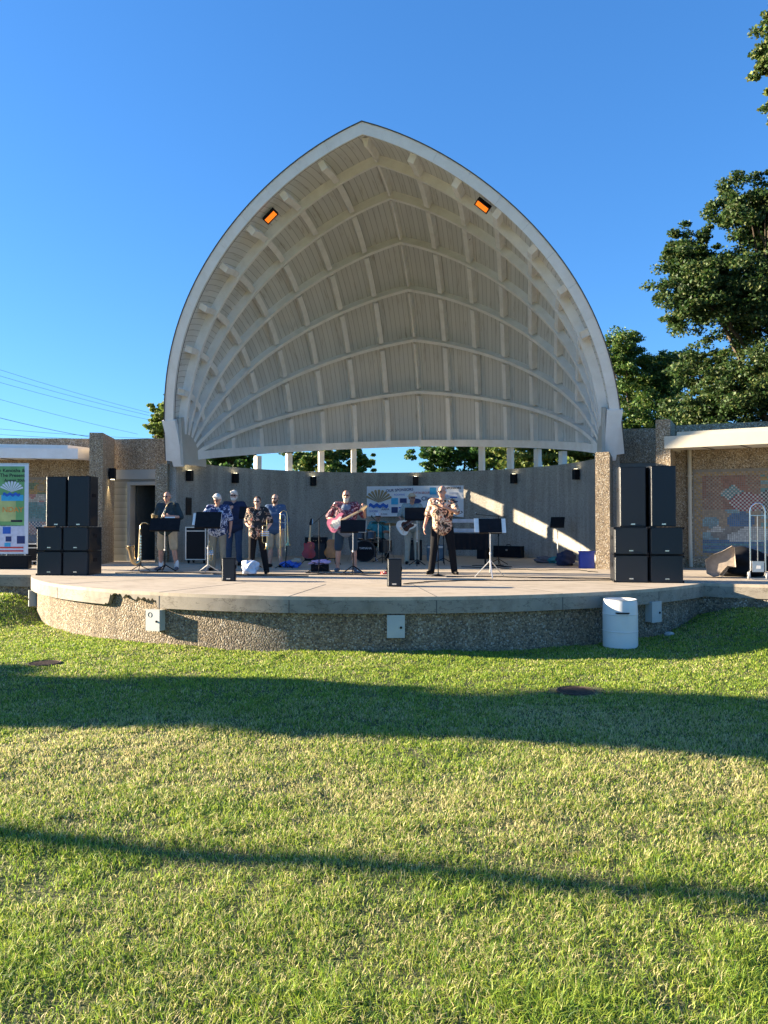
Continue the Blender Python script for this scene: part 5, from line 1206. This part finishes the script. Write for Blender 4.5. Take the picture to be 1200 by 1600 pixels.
# ---- keyboards
t = empty('keyboard_stand', (2.30, -.6, 0), R(4), 'black two tier keyboard stand behind the singer', 'keyboard stand', None)
for s in (-1, 1):
    for yy in (-.18, .2): m = MB(); m.tube([(s * .42, yy, 0.01), (s * .42, yy, .80 if yy < 0 else 1.06)], .014, 6); m.build('leg', M['black'], t)
    for zz in (.82, 1.07): m = MB(); m.box((s * .42, .0, zz - .006), (.03, .40, .03)); m.build('arm', M['black'], t, smooth=False)
m = MB(); m.box((0, .2, .5), (.84, .03, .03)); m.build('crossbar', M['black'], t, smooth=False)
def keyboard(z, w, label, y):
    k = empty('keyboard', (2.30, -.6 + y, z), R(4), label, 'keyboard', 'keyboards'); m = MB(); m.box((0, 0, .045), (w, .26, .09)); m.build('case', M['keygrey'], k, smooth=False)
    m = MB(); m.box((0, .045, .093), (w - .12, .13, .006)); m.build('keys', M['paper'], k, smooth=False)
    m = MB(); m.box((0, -.06, .093), (w - .3, .05, .004)); m.build('display', M['black'], k, smooth=False)
keyboard(.845, .92, 'lower pale keyboard behind the singer', .0); keyboard(1.09, .88, 'upper pale keyboard behind the singer', .06)
t = empty('stand_cover', (2.28, -.62, 0), R(4), 'black cloth hanging below the keyboards with cables', 'cloth'); m = MB(); 
vs = []; nn = 25
for i in range(nn):
    for j in range(5): vs.append((-.52 + 1.04 * i / (nn - 1), -.23 + .018 * math.sin(i * 1.9) * (1 - j / 4 * .4), .40 + .105 * j))
for i in range(nn):
    for j in range(5): a = vs[i * 5 + j]; vs.append((a[0], a[1] + .012, a[2]))
o_ = nn * 5; fs = [(i * 5 + j, (i + 1) * 5 + j, (i + 1) * 5 + j + 1, i * 5 + j + 1) for i in range(nn - 1) for j in range(4)]; fs += [tuple(q + o_ for q in f[::-1]) for f in fs]
m.add(vs, fs); m.build('cloth', M['blackcloth'], t)

# ---- sponsor banner on the curved wall
def wall_pos(deg, z, off=.0): a = R(deg); return Vector(((5.81 - off) * math.cos(a), (5.81 - off) * math.sin(a), z))
BA, BB = wall_pos(105.3, 0, .06), wall_pos(71.6, 0, .06); BW = (BB - BA).length; bang = math.atan2((BB - BA).y, (BB - BA).x); BH = 1.04
t = empty('sponsor_banner', (BA + BB) / 2 + Vector((0, 0, 1.33)) , bang, 'white vinyl sponsor banner with logos hung on the curved wall', 'banner')
m = MB(); vs = []; nx_, nz_ = 60, 14
for i in range(nx_ + 1):
    for j in range(nz_ + 1):
        u, v = i / nx_, j / nz_; yy = .010 * math.sin(u * 9 + v * 2) + .05 * max(0, u - .86) * math.sin(v * 9 + u * 30); vs.append((-BW / 2 + BW * u, yy, v * BH - .10 * max(0, u - .9) * 6 * (1 - v) * .6))
off_ = len(vs); vs += [(x, y + .006, z) for x, y, z in vs]
fs = [(i * (nz_ + 1) + j, (i + 1) * (nz_ + 1) + j, (i + 1) * (nz_ + 1) + j + 1, i * (nz_ + 1) + j + 1) for i in range(nx_) for j in range(nz_)]
m.add(vs, fs + [tuple(q + off_ for q in f[::-1]) for f in fs]); m.build('sheet', M['banner_white'], t)
YB = -.022
def mark(name, poly, mat, par, y=YB, th=.003):
    m = MB(); m.prism(poly, -th, 0, Matrix(((1, 0, 0), (0, 0, -1), (0, 1, 0))).transposed().inverted(), (0, y, 0)); return m.build(name, mat, par, smooth=False)
def prect(x, z, w, h): return [(x - w / 2, z - h / 2), (x + w / 2, z - h / 2), (x + w / 2, z + h / 2), (x - w / 2, z + h / 2)]
def pell(x, z, a, b, n=24): return [(x + a * math.cos(2 * PI * i / n), z + b * math.sin(2 * PI * i / n)) for i in range(n)]
def flat(name, poly, mat, par, y=YB, th=.003):
    m = MB(); k = len(poly); m.add([(px, y, pz) for px, pz in poly] + [(px, y - th, pz) for px, pz in poly], [tuple(range(k)), tuple(range(2 * k - 1, k - 1, -1))] + [(i, (i + 1) % k, k + (i + 1) % k, k + i) for i in range(k)]); return m.build(name, mat, par, smooth=False)
def shell_logo(par, cx, cz, s, y, col):
    # a fan of shell ribs with a ring of bumps, above blue waves
    for i in range(9):
        a0, a1 = R(20 + i * 15.6), R(20 + i * 15.6 + 11)
        flat('fan_rib', [(cx, cz), (cx + s * math.cos(a0) * 1.15, cz + s * math.sin(a0)), (cx + s * 1.02 * math.cos((a0 + a1) / 2) * 1.18, cz + s * 1.08 * math.sin((a0 + a1) / 2)), (cx + s * math.cos(a1) * 1.15, cz + s * math.sin(a1))], col, par, y)
    w = [(cx - s * .8 + s * 1.6 * i / 12, cz - s * .12 + s * .09 * math.sin(i * 1.6)) for i in range(13)]
    flat('wave', w + [(x, z - s * .28) for x, z in w[::-1]], M['ink_blue'], par, y - .001)
X0 = -BW / 2
shell_logo(t, X0 + .42, .48, .42, YB, M['ink_gold'])
text('BANDSHELL', .075, M['ink_navy'], t, (X0 + .42, YB, .33), bold=.002)
text('OUR SPONSORS', .13, M['ink_navy'], t, (X0 + 1.15, YB, .90), bold=.002, rot=(R(90), R(-3), 0))
text('DATA SECURITY', .095, M['ink_red'], t, (X0 + 1.98, YB, .80))
text('SPONSORS', .10, M['ink'], t, (X0 + 3.0, YB, .95), bold=.003)
text('ROOFING', .085, M['ink_blue'], t, (X0 + 1.15, YB, .74)); text('AAMA', .10, M['ink_navy'], t, (X0 + .66, YB, .24)); text('SHORE', .10, M['ink_blue'], t, (X0 + .24, YB, .18)); text('Clinic', .19, M['ink_navy'], t, (X0 + 2.12, YB, .60), bold=.003)
text('HARBOR PARK', .07, M['ink_navy'], t, (X0 + .5, YB, .08))
flat('logo_panel', prect(X0 + .98, .52, .24, .22), M['ink_cyan'], t); flat('logo_panel', prect(X0 + 1.28, .54, .24, .16), M['ink_navy'], t); flat('logo_panel', pell(X0 + 1.70, .52, .20, .09), M['ink_navy'], t)
flat('logo_panel', prect(X0 + 2.30, .86, .22, .24), M['ink_cyan'], t); flat('logo_panel', prect(X0 + .98, .22, .22, .20), M['ink_navy'], t); flat('logo_panel', prect(X0 + 1.25, .30, .26, .04), M['ink_blue'], t)
flat('logo_panel', prect(X0 + 3.0, .78, .30, .06), M['ink_pale'], t); flat('logo_panel', prect(X0 + 3.0, .64, .24, .05), M['ink_blue'], t); flat('logo_panel', prect(X0 + 3.0, .50, .28, .04), M['ink_navy'], t); flat('logo_panel', prect(X0 + 2.75, .66, .14, .16), M['ink_pale'], t)

# ---- roll-up banner at the left
t = empty('roll_up_banner', (-8.28, -4.05, 0), R(14), 'green and white roll-up event banner with black text at the far left', 'banner')
W_ = 1.0; m = MB(); m.box((.0, 0, 1.40), (W_, .012, 2.1)); m.build('sheet', M['banner_white'], t, smooth=False)
m = MB(); m.box((0, .05, .16), (W_ + .06, .26, .30), bev=.03); m.build('base', M['cab'], t, ang=30)
m = MB(); m.tube([(0, .05, .3), (0, .05, 2.46)], .012, 6); m.build('pole', M['steel'], t); m = MB(); m.box((0, .01, 2.46), (W_, .04, .03)); m.build('top_rail', M['steel'], t, smooth=False)
yb = -.0062
flat('print_field', prect(-.03, 1.70, W_ - .12, 1.40), M['ink_green'], t, yb, .002)
flat('print_field', prect(-.10, 1.42, W_ - .36, .62), plain('yellow green print', (.50, .56, .22), .6, var=.2, scale=3), t, yb - .0022, .002)
for i, s in enumerate(('Downtown Kenosha &', 'The Present', 'August 20th')): text(s, .115 if i < 2 else .095, M['ink'], t, (.42, yb - .005, 2.30 - .115 * i), align='RIGHT', bold=.0015)
shell_logo(t, .12, 1.80, .24, yb - .006, M['banner_white'])
flat('print_bar', prect(.14, 1.66, .50, .14), M['ink_cyan'], t, yb - .005, .002); text('NDAY', .17, M['ink_orange'], t, (.15, yb - .005, 1.38), bold=.003); flat('print_line', prect(.24, 1.12, .26, .05), M['ink'], t, yb - .005, .002)
flat('print_panel', prect(-.03, .72, W_ - .10, .60), M['ink_pale'], t, yb, .002)
for i, (x, z, w, h, c) in enumerate(((.02, .90, .18, .16, 'ink_blue'), (.06, .70, .13, .12, 'ink_navy'), (.34, .68, .18, .18, 'ink_navy'), (.34, .90, .10, .14, 'ink_pale'), (.04, .56, .14, .10, 'ink_cyan'))): flat('print_picture', prect(x, z, w, h), M[c], t, yb - .004, .002)
[flat('print_line', prect(.12, z, .56, .035), M['ink_red'], t, yb - .005, .002) for z in (.50, .42)]

# ---- things lying about
def bag(name, x, y, rad, mat, label, seed, cat='bag', z=0., sx=(1, 1, .7), lump=.16):
    m = MB(); m.ball((0, 0, 0), 1, 4); r_ = random.Random(seed); ks = [(Vector((r_.uniform(-1, 1), r_.uniform(-1, 1), r_.uniform(-1, 1))).normalized(), r_.uniform(2, 7), r_.uniform(0, 6)) for _ in range(9)]
    vs = []
    for p in m.v:
        p = Vector(p); s = 1 + sum(lump * .4 * math.sin(k[0].dot(p) * k[1] * 1.8 + k[2]) for k in ks); q = Vector((p.x * sx[0], p.y * sx[1], p.z * sx[2])) * rad * s; q.z = max(q.z + rad * sx[2] * .8, .004); vs.append(tuple(q))
    m.v = vs; o = m.build(name, M[mat], None, ang=80); o.location = (x, y, z); tag(o, label, cat); return o
bag('plastic_bag', -1.98, -5.0, .17, 'whitebag', 'crumpled white plastic bag by the feet of the trumpeter', 1, sx=(1, .8, 1.0))
bag('plastic_bag', -1.86, -2.4, .17, 'bluebag', 'crumpled blue plastic bag on the floor left of the red guitar', 2, sx=(1.3, .8, .55))
bag('paper_bag', -1.72, -2.45, .09, 'stone', 'small pale bag lying on the blue bag', 12, z=.12, sx=(1.2, .8, .7))
t = empty('equipment_bag', (-.80, -3.8, 0), R(5), 'dark purple bag with rounded corners left of the guitarist', 'bag'); m = MB(); m.box((0, 0, .08), (.38, .26, .15), bev=.05); m.build('pouch', M['blackcloth'], t, ang=50); m = MB(); m.tube([(-.12, -.1, .15), (-.1, -.12, .19), (.1, -.12, .19), (.12, -.1, .15)], .010, 6); m.build('handle', M['black'], t)
bag('towel', -.80, -3.82, .14, 'lilac', 'crumpled lilac towel on the dark bag', 3, 'towel', z=.155, sx=(1.5, .7, .42), lump=.25)
t = empty('plastic_tote', (5.13, -1.55, 0), R(2), 'royal blue plastic tote against the right pillar', 'tote')
m = MB(); m.prism([(-.17, -.12), (.17, -.12), (.17, .12), (-.17, .12)], 0, .41); m.build('tub', M['tote'], t, smooth=False); m = MB(); m.box((0, 0, .40), (.38, .28, .02)); m.build('rim', M['tote'], t, smooth=False)
bag('backpack', 4.72, -.5, .21, 'navy', 'dark blue backpack left of the royal blue tote', 5, sx=(1.1, .8, 1.0), lump=.12)
bag('cloth_bundle', 4.25, .9, .20, 'shoe_grey', 'dark folded bag lying by the small music stand', 6, sx=(1.2, .8, .5)); bag('cloth_bundle', 4.55, .75, .17, 'teal', 'teal jacket folded on the floor by the small music stand', 7, 'jacket', sx=(1.2, .8, .6)); bag('cloth_bundle', 4.78, .2, .15, 'whitebag', 'white shirt dropped on the floor by the backpack', 8, 'shirt', sx=(1.4, .8, .35))
bag('gear_pile', 7.90, -4.05, .52, 'blackcloth', 'large black bag behind the taupe cover', 9, 'bag', sx=(.95, .6, .62), lump=.10)
# taupe cover draped over a case
t = empty('equipment_cover', (7.38, -4.50, 0), R(-16), 'taupe canvas cover draped over gear in front of the mosaic', 'cover')
m = MB(); pts = [(-.27, .08), (-.29, .34), (-.16, .44), (.02, .52), (.19, .62), (.24, .60), (.25, .22), (.10, .24), (.03, .14), (-.05, .04), (-.14, .02)]
k = len(pts); vs = []
for j, (yy, sc_) in enumerate(((-.10, .97), (-.16, 1.), (.10, .98), (.22, .85))):
    for q, (px, pz) in enumerate(pts): vs.append((px * sc_ + .01 * math.sin(q * 2 + j), yy + .03 * math.sin(q * 1.7 + j), max(pz * (sc_ if j > 2 else 1), .01)))
fs = [tuple(range(k - 1, -1, -1)), tuple(range(3 * k, 4 * k))] + [(j * k + q, j * k + (q + 1) % k, (j + 1) * k + (q + 1) % k, (j + 1) * k + q) for j in range(3) for q in range(k)]
m.add(vs, fs); m.build('canvas', M['tancover'], t, ang=35); m = MB(); m.tube([(.0, -.02, .02), (.10, -.06, .16)], .010, 6); m.build('strut', M['steel'], t)
# hand truck
t = empty('hand_truck', (7.93, -4.86, 0), R(-6), 'aluminium hand truck standing upright in front of the mosaic', 'hand truck')
m = MB(); A = [(-.13, 0, .16)] + [(-.13, .02 * 0, 1.22)] + [(-.13 * math.cos(q), 0, 1.26 + .17 * math.sin(q)) for q in np.linspace(.1, PI - .1, 12)] + [(.13, 0, 1.22), (.13, 0, .16)]; m.tube(A, .014, 8); m.build('frame', M['chrome'], t)
m = MB(); m.tube([(0, .0, .30), (0, .0, 1.20)], .009, 6); m.build('centre_rail', M['chrome'], t)
for z in (1.20, .72, .32): m = MB(); m.tube([(-.13, 0, z), (.13, 0, z)], .010, 6); m.build('crossbar', M['chrome'], t)
m = MB(); m.box((.0, -.02, .24), (.20, .03, .20)); pl_ = m.build('back_plate', M['steel'], t, smooth=False); m = MB(); m.box((0.01, -.037, .23), (.07, .004, .06)); m.build('sticker', M['paper'], pl_, smooth=False)
m = MB(); m.box((0, -.10, .015), (.30, .20, .012)); m.build('toe_plate', M['steel'], t, smooth=False)
for s in (-1, 1):
    m = MB(); m.lathe((s * .15, .02, .07), [(.068, -.018), (.07, -.01), (.07, .01), (.068, .018)], 16, Matrix.Rotation(R(90), 3, 'Y')); w_ = m.build('wheel', M['grey'], t); m = MB(); m.lathe((s * .15, .02, .07), [(.028, -.022), (.028, .022)], 12, Matrix.Rotation(R(90), 3, 'Y')); m.build('hub', M['chrome'], w_)
    m = MB(); m.tube([(s * .13, 0, .18), (s * .15, .02, .08)], .012, 6); m.build('fork', M['chrome'], t)
# cables
rc = random.Random(5)
def cable(pts, label, r_=.010):
    P_ = []; 
    for i in range(len(pts) - 1):
        a, b = Vector((*pts[i], r_ + .002)), Vector((*pts[i + 1], r_ + .002))
        for q in range(8): f = q / 8; w_ = math.sin(f * PI); P_.append(a.lerp(b, f) + Vector((rc.uniform(-.03, .03), w_ * rc.uniform(-.08, .08) + rc.uniform(-.015, .015), 0)))
    P_.append(Vector((*pts[-1], r_ + .002))); m = MB(); m.tube(P_, r_, 5); o = m.build('cable', M['cable']); tag(o, label, 'cable', 'black cables on the stage floor')
cable([(-4.9, -5.2), (-4.0, -4.9), (-2.9, -4.9), (-2.0, -5.5), (-.6, -5.5)], 'black cable along the front from the left stack towards the trumpeter')
cable([(-4.6, -4.7), (-3.6, -4.75), (-2.4, -5.3), (-1.6, -5.15), (.4, -4.9), (1.2, -5.3)], 'black cable passing between the stands and the guitarist')
cable([(1.55, -7.2), (1.9, -6.6), (2.6, -6.2), (3.8, -6.0), (5.3, -5.6)], 'black cable from the small right monitor to the right stack')
cable([(2.1, -5.3), (2.6, -5.0), (3.4, -5.1), (4.4, -5.3), (5.2, -5.2)], 'black cable from the singer towards the right stack')
cable([(2.2, -1.6), (2.9, -1.9), (3.4, -1.4), (2.8, -1.0), (3.2, -.6), (2.4, -1.0)], 'coil of black cable on the floor under the keyboards')
cable([(-1.0, -4.4), (-.3, -4.6), (.3, -4.5), (.9, -4.2), (.6, -3.6)], 'black cable around the feet of the guitarist')
cable([(3.1, -2.2), (3.9, -2.6), (4.8, -2.4), (5.2, -3.2)], 'thin black cable on the floor near the right pillar', .008)
def pedal(x, y, a, label, mat='shoe_grey', w=.14):
    t = empty('effects_pedal', (x, y, 0), a, label, 'effects pedal', 'effects pedals on the stage floor'); m = MB(); m.prism([(-.06, 0), (.06, 0), (.06, .05), (-.06, .03)], -w / 2, w / 2, Matrix(((0, 0, 1), (1, 0, 0), (0, 1, 0)))); m.build('box', M[mat], t, smooth=False)
    m = MB(); m.lathe((0, -.02, .035), [(.014, 0), (.012, .016)], 10); m.build('switch', M['chrome'], t)
pedal(.10, -4.05, .2, 'grey effects pedal by the right foot of the guitarist'); pedal(.75, -4.5, .5, 'small red effects pedal on the floor right of the guitarist', 'ink_red', .10); pedal(1.0, -4.9, .1, 'small dark effects pedal near the small right monitor', 'shoe_black', .10)
